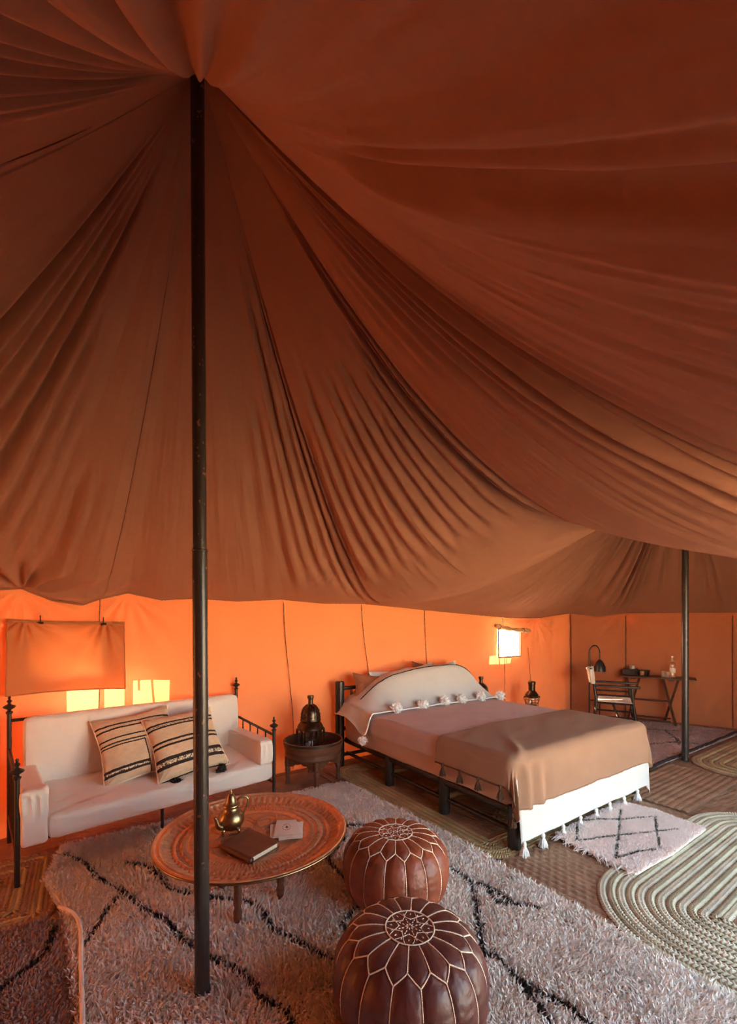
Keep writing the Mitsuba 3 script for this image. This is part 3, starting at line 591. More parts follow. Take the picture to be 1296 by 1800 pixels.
# ------------------------------------------------------------------ sofa (local: x along the front, y to the back)
SA, SO = math.radians(9), np.array([-.31, 3.13, 0])
def S(m): return rot(m, SA, t=SO)
SL, SD = 1.67, .70
sofa = thing('daybed_sofa', 'white cushioned daybed sofa with a black iron frame against the back wall', 'sofa')
def finial(h): return [(0, h), (.006, h - .002), (.009, h - .012), (.005, h - .02), (.010, h - .026), (.016, h - .034), (.010, h - .044), (.006, h - .048), (.012, h - .056), (.033, h - .068), (.036, h - .074), (.030, h - .082), (.012, h - .092), (.010, h - .10), (.020, h - .108), (.020, h - .114), (.0135, h - .124)]
for (x, y, h) in ((0, 0, .755), (SL, 0, .755), (0, SD, 1.03), (SL, SD, 1.03)):
    put('post', S(lathe(finial(h) + [(.0135, .30), (.0135, .02), (.012, .012), (0, .012)], 20, (x, y, 0))), 'black_iron', sofa)
rails = [((0, .12, .212), (SL, .12, .212)), ((0, SD, .215), (SL, SD, .215)), ((0, SD, .86), (SL, SD, .86)), ((0, SD, .46), (SL, SD, .46)), ((0, 0, .20), (0, SD, .20)), ((SL, 0, .20), (SL, SD, .20)), ((0, 0, .60), (0, SD, .66)), ((SL, 0, .60), (SL, SD, .66))]
for a, b in rails: put('rail', S(bar(a, b, .011, 10)), 'black_iron', sofa)
for x in (0, SL):
    for y in (.14, .28, .42, .56): put('spindle', S(bar((x, y, .20), (x, y, .60 + .06 * y / SD), .006, 8)), 'black_iron', sofa)
put('middle_leg', S(bar((.82, .12, .012), (.82, .12, .212), .011, 10)), 'black_iron', sofa)
def pad(lo, hi, r, seed, amp=.008, k=3):
    """an upholstered cushion: a rounded box with soft sagging faces"""
    lo, hi = np.array(lo, float), np.array(hi, float)
    m = trimesh.creation.box(extents=[2, 2, 2]); 
    for _ in range(5): m = m.subdivide()
    v = np.asarray(m.vertices); half = (hi - lo) / 2
    p = v * half; q = np.clip(p, -(half - r), half - r); d = p - q; n = np.linalg.norm(d, axis=1, keepdims=True)
    # cube surface -> rounded box
    p = np.where(n > 1e-9, q + d / np.maximum(n, 1e-9) * r * np.minimum(1, np.abs(d).max(1, keepdims=True) / r), p)
    p = p + (lo + hi) / 2
    nn = v / np.abs(v).max(1, keepdims=True)
    p = p + nn * (amp * 2 * nz(p[:, 0] * k, p[:, 1] * k, p[:, 2] * k, seed, 3))[:, None] * np.array([1, 1, 1])
    return p, np.asarray(m.faces)
v, f = pad((.145, -.02, .235), (SL - .015, .62, .385), .035, 1, .004)
zz = (v[:, 2] - .235) / .15
v[:, 2] += zz * (.045 * np.clip(v[:, 1] / .6, 0, 1)) + zz * .022 * nz(v[:, 0] * 2.2 + v[:, 1] * 3, v[:, 0] * 3 - v[:, 1] * 14 + 5 * v[:, 0], 0, 61, 3) 
v[:, 1] += -.02 * np.exp(-((v[:, 1] + .02) / .04) ** 2) * nz(v[:, 0] * 3, v[:, 2] * 22 + v[:, 0] * 4, 0, 62, 2)
put('seat_cushion', S((v, f)), 'sofa_linen', sofa, smooth=True)
v, f = pad((.07, .55, .40), (SL - .03, .665, .885), .045, 2, .006)
v[:, 1] += (v[:, 2] - .4) * .06 
put('back_cushion', S((v, f)), 'sofa_linen', sofa, smooth=True)
for x0, x1, z0, z1, sd in ((.012, .142, .235, .56, 3), (SL - .145, SL - .02, .375, .575, 4)):
    v, f = pad((x0, -.03, z0), (x1, .58, z1), .022, sd, .006, 6)
    v[:, 0] += .006 * np.sin(v[:, 1] * 40 + 6 * nz(v[:, 2] * 3, 0, 0, sd)) * sst(z1 - .13, z1 - .05, v[:, 2]) * (1 - sst(.05, .2, v[:, 1]))
    v[:, 1] -= .010 * np.abs(np.sin(v[:, 0] * 75)) ** 3 * sst(z1 - .2, z1 - .07, v[:, 2]) * (v[:, 1] < .03) * (v[:, 2] < z1 - .03)
    put('arm_cushion', S((v, f)), 'sofa_linen', sofa, smooth=True)

def cushion(a, b, th, seed, nu=44, nv=44, pinch=.10):
    """pillow in its own plane (x across, y up), thickness along z; returns mesh and uv"""
    x, y = np.meshgrid(np.linspace(-1, 1, nu), np.linspace(-1, 1, nv), indexing='ij')
    pull = 1 - pinch * (1 - np.abs(x) ** 1.5) * np.abs(y) ** 3, 1 - pinch * (1 - np.abs(y) ** 1.5) * np.abs(x) ** 3
    X, Y = x * a * pull[1], y * b * pull[0]
    t = th * np.clip((1 - np.abs(x) ** 2.6) * (1 - np.abs(y) ** 2.6), 0, 1) ** .55
    w = .010 * nz(x * 2.5, y * 2.5, 0, seed, 3) * 2 + .010 * np.sin(np.arctan2(y - np.sign(y), x - np.sign(x)) * 14) * np.exp(-np.hypot(np.abs(x) - 1, np.abs(y) - 1) / .35)
    Fz = t + w * (t > .004); Bz = -t * .8
    V = np.vstack([np.stack([X, Y, Fz + .003], -1).reshape(-1, 3), np.stack([X, Y, Bz - .003], -1).reshape(-1, 3)])
    q = quads(nu, nv); o = nu * nv
    rim = np.concatenate([np.arange(nv), np.arange(1, nu) * nv + nv - 1, (nu - 1) * nv + np.arange(nv - 2, -1, -1), np.arange(nu - 2, 0, -1) * nv]); r2 = np.roll(rim, -1)
    side = np.stack([rim, r2, r2 + o, rim + o], 1)
    uv = np.stack([(x + 1) / 2, (y + 1) / 2], -1).reshape(-1, 2)
    return (V, np.vstack([q, q[:, ::-1] + o, side])), np.vstack([uv, uv]), rim
def frame(m, c, right, up):
    right = np.asarray(right, float); right /= np.linalg.norm(right); up = np.asarray(up, float); up -= right * (up @ right); up /= np.linalg.norm(up); n = np.cross(right, up)
    return np.asarray(m[0]) @ np.stack([right, up, n]) + np.asarray(c), m[1]
cs, sn = math.cos(SA), math.sin(SA)
def dirS(x, y, z): return np.array([x * cs - y * sn, x * sn + y * cs, z])
def ptS(x, y, z): return dirS(x, y, 0) + SO + [0, 0, z]
def pom(c, r, n, mat, parent, name, seed):
    g = np.random.default_rng(seed); d = g.normal(size=(n, 3)); d /= np.linalg.norm(d, axis=1, keepdims=True)
    a = np.cross(d, g.normal(size=(n, 3))); a /= np.linalg.norm(a, axis=1, keepdims=True); L = r * g.uniform(.75, 1.2, n)[:, None]; w = r * .16
    V = np.stack([d * r * .15 - a * w, d * r * .15 + a * w, d * L * .7 + a * w * 1.2, d * L * .7 - a * w * 1.2, d * L + g.normal(0, r * .1, (n, 3))], 1).reshape(-1, 3) + np.asarray(c)
    o = np.arange(n)[:, None] * 5
    core = trimesh.creation.icosphere(2, r * .74); cv = np.asarray(core.vertices); cv = cv * (1 + .5 * nz(cv[:, 0] / r * 3, cv[:, 1] / r * 3, cv[:, 2] / r * 3, seed, 2))[:, None] + np.asarray(c)
    V, Fx = cat_([(V, np.concatenate([o + [0, 1, 2], o + [0, 2, 3], o + [3, 2, 4]], 0)), (cv, np.asarray(core.faces))])
    return put(name, (V, Fx), mat, parent, smooth=False)
    return put(name, (V, np.concatenate([o + [0, 1, 2], o + [0, 2, 3], o + [3, 2, 4]], 0)), mat, parent, smooth=False)
m, uv, rim = cushion(.27, .265, .085, 71)
pk = thing('striped_pillow', 'tan woven pillow with dark stripes and a patch, propped upright on the sofa back', 'pillow')
fr = lambda m: frame(m, ptS(.73, .385, .625), dirS(1, -.03, .10), dirS(.02, .33, .45))
put('cover', fr(m), 'stripe_weave_one', pk, smooth=True, uv=uv)
# sewn-on patch over the lower middle
X, Y = np.meshgrid(np.linspace(-.06, .10, 12), np.linspace(-.215, .02, 14), indexing='ij')
put('piping', tube(fr(m)[0][rim], .0045, 6, closed=True), 'cream_thread', pk, smooth=True)
m, uv, rim = cushion(.265, .265, .09, 72)
pk = thing('striped_pillow', 'tan woven pillow with black tasselled corners leaning against the other pillow', 'pillow')
fr = lambda m: frame(m, ptS(1.03, .235, .61), dirS(1, -.02, .08), dirS(-.12, .34, .42))
put('cover', fr(m), 'stripe_weave_two', pk, smooth=True, uv=uv)
W = fr(m)[0]; put('piping', tube(W[rim], .004, 6, closed=True), 'cream_thread', pk, smooth=True)
bl = W[rim[0]]; br = W[rim[np.argmin(np.linalg.norm(m[0][rim] - [.265, -.265, 0], axis=1))]]
edge = [W[i] for i in rim if m[0][i][1] < -.22]
bot = np.array(sorted(edge, key=lambda q: q @ dirS(1, 0, 0)))
put('black_edging', tube(spline(bot[::6], 40), .006, 6), 'black_thread', pk, smooth=True, label='black whipped lower edge')
for i, c in enumerate((bl * .78 + br * .22, bl * .15 + br * .85)):
    c = c + dirS(0, -.03, -.012)
    pom(c, .040, 160, 'black_thread', pk, 'tassel', 80 + i)

# ------------------------------------------------------------------ tray table and what stands on it
TC = np.array([.774, 2.243])
tab = thing('tray_table', 'round hammered copper tray table on low wooden legs on the rug', 'table')
nr, nt = 150, 720
R = np.r_[np.linspace(0, .27, 70), np.linspace(.2725, .478, 62), np.linspace(.480, .497, 18)]; th = np.arange(nt) * 2 * np.pi / nt
rr, tt = np.meshgrid(R, th, indexing='ij')
zt = .022 * sst(.40, .47, rr) + .010 * sst(.478, .490, rr) - .004 * sst(.491, .497, rr)
flute = lambda r0, r1, k, ph=0: (sst(r0, r0 + .004, rr) * (1 - sst(r1 - .004, r1, rr))) * np.abs(np.sin(tt * k / 2 + ph)) ** 1.5
zt = zt - .0095 * flute(.405, .458, 74) + .0070 * flute(.335, .362, 150) + .0060 * flute(.300, .326, 120, .4) - .0070 * flute(.365, .392, 110)
for q in (.268, .296, .331, .364, .397, .466): zt = zt + .0032 * np.exp(-((rr - q) / .003) ** 2)
pet = lambda k, r0, a, w: np.exp(-((rr - (r0 + a * np.abs(np.cos(tt * k / 2)) ** .8)) / w) ** 2)
zin = pet(8, .10, .14, .006) + pet(8, .06, .12, .005) + pet(8, .16, -.09, .005) + .8 * np.exp(-((rr - .20 - .02 * np.cos(8 * tt)) / .004) ** 2) + .8 * pet(16, .235, .02, .004)
zt = zt + .0042 * np.clip(zin, 0, 1.2) * (rr < .262) + .0022 * (nz(rr * np.cos(tt) * 70, rr * np.sin(tt) * 70, 0, 90, 2)) * (rr < .26)
top = np.stack([TC[0] + rr * np.cos(tt), TC[1] + rr * np.sin(tt), .386 + zt], -1)
nR = len(R); q = quads(nt, nR, True); 
put('tray', (top.transpose(1, 0, 2).reshape(-1, 3), q), 'copper', tab, smooth=True)
put('tray_underside', lathe([(0, .372), (.40, .372), (.47, .392), (.497, .404)], 96, (*TC, 0)), 'copper', tab, smooth=True)
put('rim', lathe([(.490, .411), (.4965, .4135), (.5015, .411), (.5015, .405), (.497, .402), (.492, .404)], 120, (*TC, 0)), 'brass', tab, smooth=True, label='bright brass rolled rim')
def tl_leg(c, h): return lathe([(0, h), (.020, h), (.022, h * .92), (.016, h * .86), (.023, h * .80), (.019, h * .55), (.021, h * .35), (.016, h * .30), (.022, h * .24), (.017, h * .10), (.012, .02), (0, .02)], 20, c)
for (x, y) in ((.89, 2.16), (.65, 2.42), (.64, 2.10), (.92, 2.46)): put('leg', tl_leg((x, y, 0), .374), 'drum_wood', tab)
for a, b in (((.89, 2.16), (.65, 2.42)), ((.64, 2.10), (.92, 2.46))): put('stretcher', bar((*a, .30), (*b, .30), .012, 8), 'drum_wood', tab)

tp = thing('teapot', 'brass teapot with a pointed lid standing on the copper tray', 'teapot'); C = (.672, 2.325, .389)
put('body', lathe([(0, .018), (.035, .018), (.05, .026), (.066, .050), (.070, .072), (.064, .096), (.050, .114), (.040, .124), (.037, .136), (.040, .140), (.040, .146), (.036, .147)], 40, C), 'brass', tp, smooth=True)
lid = put('lid', lathe([(.044, .144), (.046, .148), (.042, .154), (.032, .164), (.026, .182), (.020, .200), (.010, .210), (.006, .212), (.010, .218), (.006, .225), (.003, .234), (0, .24)], 32, C), 'brass', tp, smooth=True)
cl = np.array([-.8267, .5623 * .2, 0]) ; cl = np.array([-.75, -.35, 0]) / np.linalg.norm([-.75, -.35])
put('spout', tube(spline([np.array(C) + cl * .058 + [0, 0, .050], np.array(C) + cl * .082 + [0, 0, .062], np.array(C) + cl * .094 + [0, 0, .09], np.array(C) + cl * .108 + [0, 0, .118]], 14), np.linspace(.017, .007, 14), 12), 'brass', tp, smooth=True)
hd = -cl * .6 + np.array([.45, -.35, 0]); hd /= np.linalg.norm(hd)
put('handle', tube(spline([np.array(C) + hd * .036 + [0, 0, .136], np.array(C) + hd * .062 + [0, 0, .182], np.array(C) + hd * .085 + [0, 0, .174], np.array(C) + hd * .082 + [0, 0, .12], np.array(C) + hd * .066 + [0, 0, .085]], 22), .0058, 10), 'brass', tp, smooth=True)
for k in range(4):
    g = k * math.pi / 2 + .5; d = np.array([math.cos(g), math.sin(g), 0])
    put('foot', tube(spline([np.array(C) + d * .045 + [0, 0, .03], np.array(C) + d * .060 + [0, 0, .018], np.array(C) + d * .056 + [0, 0, .003]], 8), [.010, .010, .009, .008, .007, .006, .007, .009], 8), 'brass', tp)
def quad_slab(P, z0, z1, ins=0):
    pg = shapely.Polygon(P).buffer(-.004 - ins).buffer(.004); m = trimesh.creation.extrude_polygon(pg, z1 - z0, engine='earcut'); m.apply_translation((0, 0, z0)); return m
BK = np.array([(0.583, 2.167), (0.748, 2.252), (0.827, 2.022), (0.66, 1.955)])
bk = thing('book', 'thick brown leather bound book lying on the copper tray', 'book')
put('cover', quad_slab(BK, .4155, .4195), 'book_leather', bk, smooth=False); put('back_cover', quad_slab(BK, .389, .393), 'book_leather', bk, smooth=False)
sp = BK[[0, 3]]; put('spine', tube([[*sp[0], .404], [*((sp[0] + sp[1]) / 2), .404], [*sp[1], .404]], .0145, 12), 'book_leather', bk, smooth=True)
put('pages', quad_slab(BK, .393, .4155, .006), 'book_pages', bk, smooth=False, label='cream page block')
def card(name, P, z, mat, label, grp, th=.0012):
    P = np.asarray(P); a, b = np.meshgrid(np.linspace(0, 1, 10), np.linspace(0, 1, 10), indexing='ij')
    Q = (P[0] * (1 - a[..., None]) + P[1] * a[..., None]) * (1 - b[..., None]) + (P[3] * (1 - a[..., None]) + P[2] * a[..., None]) * b[..., None]
    G = np.concatenate([Q, (z + .003 * np.sin(a * 3) * b)[..., None]], -1)
    (v, f), uv = sheet(G[:, ::-1], th); uv = np.c_[uv[:, 0], 1 - uv[:, 1]]
    k = put(name, (v, f), mat, None, smooth=True, uv=uv, label=label, cat='card', group=grp)
card('paper_card', [(0.88, 2.284), (1.0, 2.20), (.93, 2.06), (.82, 2.13)], .3925, 'paper', 'plain pale paper card at the bottom of the card stack by the book', 'cards on the tray')
card('paper_card', [(0.92, 2.262), (1.047, 2.205), (.96, 2.03), (0.846, 2.076)], .3955, 'paper', 'blank white card beneath the printed card on the tray', 'cards on the tray')
card('paper_card', [(0.925, 2.296), (1.02, 2.24), (0.97, 2.072), (0.828, 2.117)], .3990, 'printed_card', 'paper card printed with a ringed dot, uppermost beside the book', 'cards on the tray')

# ------------------------------------------------------------------ leather poufs
def pouf(c, mat, R, H, turn, label, n=16, panel_label=None):
    k = thing('leather_pouf', label, 'pouf', 'leather poufs'); c = np.asarray(c, float)
    prof = spline([(.0, H), (.05, H), (.10, H - .001), (.16, H - .006), (.205, H - .020), (.245, H - .055), (.272, H - .11), (R, H * .5), (.272, H * .30), (.235, H * .10), (.18, .004)], 120)
    d = np.r_[0, np.cumsum(np.linalg.norm(np.diff(prof, axis=0), axis=1))]; S1 = d[-1]
    def at(th, s, out=0.0):
        r, z = np.interp(s, d, prof[:, 0]), np.interp(s, d, prof[:, 1])
        e = 1e-3; tr, tz = np.interp(s + e, d, prof[:, 0]) - r, np.interp(s + e, d, prof[:, 1]) - z; L = np.hypot(tr, tz) + 1e-9
        nr_, nz_ = -tz / L, tr / L; nr_, nz_ = np.where(s > S1 - 2 * e, 0, -tz / L), np.where(s > S1 - 2 * e, -1, tr / L)
        r2, z2 = r + out * (tz / -L), z + out * (tr / L)
        return np.stack([c[0] + r2 * np.cos(th), c[1] + r2 * np.sin(th), c[2] + z2], -1)
    st = 2 * np.pi / n; s0 = .092
    sIn, sOut = .198, .238
    edge = lambda th: sIn + (sOut - sIn) * (1 - np.abs(((th - turn) / st) % 1 - .5) * 2)
    a, b = np.meshgrid(np.linspace(0, 1, 13), np.linspace(0, 1, 13), indexing='ij')
    puff = lambda a, b: np.clip(4 * a * (1 - a), 0, 1) ** .6 * np.clip(4 * b * (1 - b), 0, 1) ** .5
    for i in range(n):
        th = turn + (i + a) * st; s = s0 + (edge(th) - s0) * b
        put('top_panel', (at(th, s, .009 * puff(a, b) + .002 * nz(th * 9, s * 30, 0, 100 + i)).reshape(-1, 3), quads(13, 13)[:, ::-1]), mat, k, smooth=True)
    a, b = np.meshgrid(np.linspace(0, 1, 15), np.linspace(0, 1, 26), indexing='ij')
    for i in range(n):
        th = turn + (i + .5 + a) * st; s = edge(th) + (S1 - edge(th)) * b
        put('side_panel', (at(th, s, .012 * np.clip(4 * a * (1 - a), 0, 1) ** .55 * np.clip(6 * b * (1 - b) ** .3, 0, 1) ** .5 + .006 * nz(th * 7, s * 22, 0, 130 + i)).reshape(-1, 3), quads(15, 26)[:, ::-1]), mat, k, smooth=True)
    put('bottom', lathe([(0, .003), (.19, .003)], 40, c), mat, k)
    s, g = np.linspace(0, s0, 24), np.linspace(0, 2 * np.pi, 65); ss, gg = np.meshgrid(s, g, indexing='ij')
    med = put('medallion', (at(gg, ss, .003 + .0015 * nz(ss * 100, gg * 12, 0, 5)).reshape(-1, 3), quads(24, 65)), mat, k, smooth=True)
    # stitching: a rope of slanted stitches along each seam
    def rope(P, r, step=.007):
        P = np.asarray(P); L = np.r_[0, np.cumsum(np.linalg.norm(np.diff(P, axis=0), axis=1))]; s = np.arange(0, L[-1], step / 4)
        Q = np.stack([np.interp(s, L, P[:, j]) for j in range(3)], 1)
        return tube(Q, r * (.72 + .28 * np.abs(np.sin(np.pi * s / step))), 6)
    seams = [[at(np.full(14, turn + i * st), np.linspace(s0, sIn, 14), .003)] for i in range(n)]
    for i in range(n): put('seam', rope(at(np.full(14, turn + i * st), np.linspace(s0, sIn, 14), .003), .0029), 'cream_thread', k, smooth=True)
    for i in range(n):
        th = turn + np.linspace(i, i + 1, 17) * st; put('zigzag_seam', rope(at(th, edge(th), .003), .0031), 'cream_thread', k, smooth=True)
        put('side_seam', rope(at(np.full(30, turn + (i + .5) * st), np.linspace(sOut, S1 - .03, 30), .0025), .0027), 'cream_thread', k, smooth=True)
    g = np.linspace(0, 2 * np.pi, 120); put('ring_seam', rope(at(g, np.full(120, s0), .004), .0031), 'cream_thread', k, smooth=True)
    # embroidered star: eight arcs and rice-grain stitches
    for i in range(8):
        t0 = turn + i * math.pi / 4; q = np.linspace(-1, 1, 15); arc = at(t0 + q * .62, .088 - .046 * (1 - q ** 2), .0045)
        put('embroidered_arc', tube(arc, .0015, 5), 'cream_thread', med, smooth=True)
    gr = []
    for ring, (m_, r0, r1) in enumerate(((8, .006, .018), (8, .022, .032), (16, .036, .046), (8, .052, .060), (16, .066, .076))):
        for i in range(m_):
            t0 = turn + (i + .5 * (ring % 2)) * 2 * math.pi / m_; gr.append(tube(at(np.full(4, t0), np.linspace(r0, r1, 4), .005), [.0006, .0022, .0022, .0006], 5))
    put('embroidery', cat_(gr), 'cream_thread', med, smooth=True, kind='stuff')
pouf((1.43, 1.838, .030), 'leather_red', .28, .345, .12, 'reddish brown leather pouf between the copper tray table and the bed')
pouf((1.027, 1.232, .030), 'leather_dark', .28, .335, .05, 'dark brown leather pouf, nearer of the two, in front of the red brown one')
# ------------------------------------------------------------------ bed
bed = thing('bed', 'black stained wooden bed with round legs and a spindle headboard', 'bed')
BL, BR = 2.42, 4.13
for u in (BL, BR):
    for n in (1.80, 2.47, 3.20):
        put('leg', lathe([(0, .31), (.040, .31), (.045, .305), (.045, .03), (.043, .014), (0, .014)], 24, (u, n, 0)), 'bed_wood', bed)
    hp = put('headboard_post', lathe([(0, .925), (.040, .925), (.048, .917), (.050, .90), (.050, .03), (.046, .004), (0, .004)], 28, (u - .09 if u == BL else u + .05, 3.985, 0)), 'bed_wood', bed)
    put('side_rail', bar((u, 1.80, .272), (u, 3.98, .272), .036, 14), 'bed_wood', bed)
    put('low_rail', bar((u, 1.80, .13), (u, 3.98, .13), .017, 12), 'bed_wood', bed)
HL, HR = BL - .09, BR + .05
put('end_rail', bar((BL, 1.80, .272), (BR, 1.80, .272), .036, 14), 'bed_wood', bed)
put('headboard_rail', bar((HL, 3.985, .845), (HR, 3.985, .845), .022, 12), 'bed_wood', bed)
put('headboard_rail', bar((HL, 3.985, .40), (HR, 3.985, .40), .022, 12), 'bed_wood', bed)
put('headboard_rail', bar((HL, 3.985, .115), (HR, 3.985, .115), .019, 12), 'bed_wood', bed)
for u in np.arange(HL + .15, HR - .05, .095):
    put('headboard_spindle', tube([(u, 3.985, .40), (u, 3.985, .45), (u, 3.985, .62), (u, 3.985, .78), (u, 3.985, .845)], [.009, .014, .017, .013, .009], 10), 'bed_wood', bed)
for n in (2.47, 3.20):
    put('cross_bar', bar((BL, n, .135), (BR, n, .135), .022, 10), 'pale_wood', bed, label='bare pale wood cross bar')
for n in (2.1, 2.45, 2.8, 3.15, 3.5): put('slat', box((BL + .02, n - .04, .285), (BR - .02, n + .04, .30), .003), 'pale_wood', bed)
v, f = pad((2.335, 1.775, .295), (4.205, 3.93, .632), .085, 5, .008, 2)
v[:, 2] += .014 * sst(.5, .63, v[:, 2]) * np.sin((v[:, 0] - 2.33) / 1.87 * np.pi) - .02 * (1 - sst(.295, .36, v[:, 2])) * nz(v[:, 1] * 3, 0, 0, 9, 2)
lowm = v[:, 2] < .42
v[:, 0] += np.where(lowm & (v[:, 0] < 2.6), .02 * nz(v[:, 1] * 5, v[:, 2] * 9, 0, 14), 0)
put('mattress', (v, f), 'sheet_cloth', bed, smooth=True, label='mattress under a fitted beige sheet')

def drape(u0, u1, n0, n1, z0, L, R, F, rc, na, nb, flare=.05, seed=0, amp=.02, sag=.012, wob=0.0):
    a, b = np.meshgrid(np.linspace(u0 + rc - L - rc * 1.57, u1 - rc + R + rc * 1.57, na), np.linspace(n0 + rc - F - rc * 1.57, n1, nb), indexing='ij')
    b = b + wob * nz(a * 1.7, 3, 0, seed + 8, 2) * sst(n1 - .15, n1, b)
    da = np.where(a < u0 + rc, u0 + rc - a, np.where(a > u1 - rc, a - (u1 - rc), 0)); sg_ = np.where(a < (u0 + u1) / 2, -1, 1)
    db = np.maximum(n0 + rc - b, 0); rho = np.hypot(da, db) + 1e-9; arc = rc * np.pi / 2
    h = np.maximum(rho - arc, 0)
    off = np.where(rho < arc, rc * np.sin(np.minimum(rho, arc) / rc), rc + flare * h); drop = np.where(rho < arc, rc * (1 - np.cos(np.minimum(rho, arc) / rc)), rc + h)
    dx, dy = sg_ * da / rho, -db / rho
    along = np.where(db > da, a, b) * 1.0 + np.arctan2(da, db) * .3
    w = amp * 2 * nz(along * 4.5, h * 1.2, 0, seed, 2) * sst(.0, .25, h)
    ang = np.arctan2(da, db + 1e-9); cor = np.sin(2 * ang) ** 2 * sst(0, .2, h)
    w = w + cor * .03 * np.cos(ang * 14)
    x = np.clip(a, u0 + rc, u1 - rc) + dx * (off + w); y = np.clip(b, n0 + rc, 99) + dy * (off + w)
    z = z0 - drop + sag * 2 * nz(a * 3, b * 4, 0, seed + 2, 3) * (rho < arc) + .014 * np.sin(np.clip((a - u0) / (u1 - u0), 0, 1) * np.pi) * (1 - sst(0, .05, h))
    return np.stack([x, y, z], -1)
def tassel(c, ln, r, mat, parent, seed, name='tassel', lean=(0, 0)):
    g = np.random.default_rng(seed); c = np.asarray(c, float); ms = [lathe([(0, .012), (r * .3, .008), (r * .42, -.004), (r * .36, -.016), (r * .30, -.022), (r * .42, -.03), (0, -.032)], 12, c)]
    for i in range(26):
        a = i * 2.4; q = r * (.25 + .75 * math.sqrt((i + 1) / 26)); d = np.array([math.cos(a), math.sin(a), 0]); l = ln * g.uniform(.88, 1.05); ld = np.array([*lean, 0]) 
        ms.append(tube([c + d * q * .25 + [0, 0, -.022], c + d * q * .7 + ld * .5 + [0, 0, -.022 - (l - .022) * .5], c + d * q + ld + [0, 0, -l]], [.003, .0042, .0026], 5))
    return put(name, cat_(ms), mat, parent, smooth=True)

sp_ = thing('bedspread', 'mauve brown bedspread over the middle of the bed', 'bedspread')
G = drape(2.325, 4.215, 1.76, 3.62, .640, .10, .12, .03, .07, 130, 120, .03, 31, .01, .006)
put('cloth', sheet(G, .004)[0], 'bedspread_cloth', sp_, smooth=True)
wb_ = thing('white_blanket', 'white cotton blanket hanging over the foot of the bed with white tassels', 'blanket')
G = drape(2.318, 4.225, 1.735, 2.36, .648, .0, .20, .475, .07, 130, 120, .06, 32, .013, .004)
put('cloth', sheet(G, .004)[0], 'white_cotton', wb_, smooth=True)
E1 = G[:, 0]
Lk = np.r_[0, np.cumsum(np.linalg.norm(np.diff(E1, axis=0), axis=1))]
for i, s in enumerate(np.array([.012, .12, .245, .37, .49, .60, .715, .85]) * Lk[-1]):
    c = np.array([np.interp(s, Lk, E1[:, j]) for j in range(3)]) + [0, -.004, -.004]
    tassel(c, min(.105, c[2] - .014), .034, 'white_thread', wb_, 300 + i)
tb = thing('throw_blanket', 'light brown woven throw with tassels folded over the foot of the bed', 'throw')
G = drape(2.30, 4.235, 1.715, 2.44, .660, .13, .13, .265, .075, 150, 130, .07, 33, .014, .006, .06)
# loose folds gathering at the near left corner
cx = np.exp(-((G[..., 0] - 2.42) / .22) ** 2) * (G[..., 1] < 1.95)
G[..., 1] -= cx * .022 * np.sin(G[..., 0] * 42) * sst(.66, .50, G[..., 2]); G[..., 2] += .016 * np.exp(-((G[..., 0] - 2.55 - .9 * (G[..., 1] - 1.9)) / .05) ** 2) * sst(2.2, 1.8, G[..., 1]) * (G[..., 2] > .55)
G[..., 2] += (G[..., 2] > .6) * .010 * nz(G[..., 0] * 2.2 + G[..., 1] * 2, G[..., 1] * 9 - G[..., 0] * 2.5, 0, 36, 3)
put('cloth', sheet(G, .006)[0], 'throw_cloth', tb, smooth=True)
put('hem_fringe', tube(G[:, 0] + np.stack([0 * G[:, 0, 0], .004 * nz(np.arange(150) * .9, 0, 0, 4), .006 * nz(np.arange(150) * 1.1, 1, 0, 5)], -1), .0045, 6), 'throw_cloth', tb, smooth=True)
put('side_binding', tube(G[0], .006, 8), 'throw_thread', tb, smooth=True)
for i, k in enumerate((118, 96, 74, 52, 6)): tassel(G[0][k] + [-.006, 0, 0], .085, .026, 'throw_thread', tb, 320 + i)
pb = thing('pillow_blanket', 'white blanket with a thin dark stripe spread over the bed pillows', 'blanket')
uu, nn2 = np.meshgrid(np.linspace(2.265, 4.315, 150), np.linspace(3.38, 4.0, 90), indexing='ij')
RZ = np.interp(uu, [2.26, 2.36, 2.5, 2.65, 2.85, 3.1, 3.5, 3.9, 4.05, 4.16, 4.24, 4.32], [.0, .03, .14, .24, .32, .36, .385, .385, .34, .22, .09, .0])
from scipy.ndimage import gaussian_filter
RZ = gaussian_filter(RZ, [4, 0], mode='nearest')
ramp = sst(-.02, 1.0, (nn2 - 3.42) / (.33 + .02 * np.sin(uu * 5))) ** .85
Zp = .664 + RZ * ramp - .05 * sst(3.84, 4.0, nn2) * RZ / .38 + .014 * nz(uu * 4, nn2 * 4, 0, 37, 3) + .018 * nz(uu * 3 - nn2 * 2, nn2 * 8 + uu * 3, 0, 38, 2) * ramp
Zp -= sst(2.36, 2.27, uu) * (.09 + .10 * sst(3.8, 3.4, nn2)) + sst(4.22, 4.31, uu) * .10
gx = uu - .02 * sst(3.6, 3.4, nn2) * sst(2.45, 2.3, uu)
G = np.stack([gx, nn2, Zp], -1)
put('cloth', sheet(G, .005)[0], 'white_cotton', pb, smooth=True)
put('stripe', tube(G[12:-10, 50] + [0, -.004, .004], .0045, 6), 'black_thread', pb, smooth=True, label='thin dark woven stripe')
put('pompom_cord', tube(G[:, 0] + [0, -.004, .004], .0075, 8), 'white_thread', pb, smooth=True)
iu = lambda u: int(np.argmin(np.abs(G[:, 0, 0] - u)))
for i, u in enumerate((2.643, 2.99, 3.307, 3.576, 3.90, 4.24)): pom(G[iu(u), 0] + [0, -.014, .034], .058, 300, 'white_thread', pb, 'pompom', 340 + i)
pom(G[0, 0] + [-.03, -.02, -.045], .046, 260, 'white_thread', pb, 'pompom', 349)
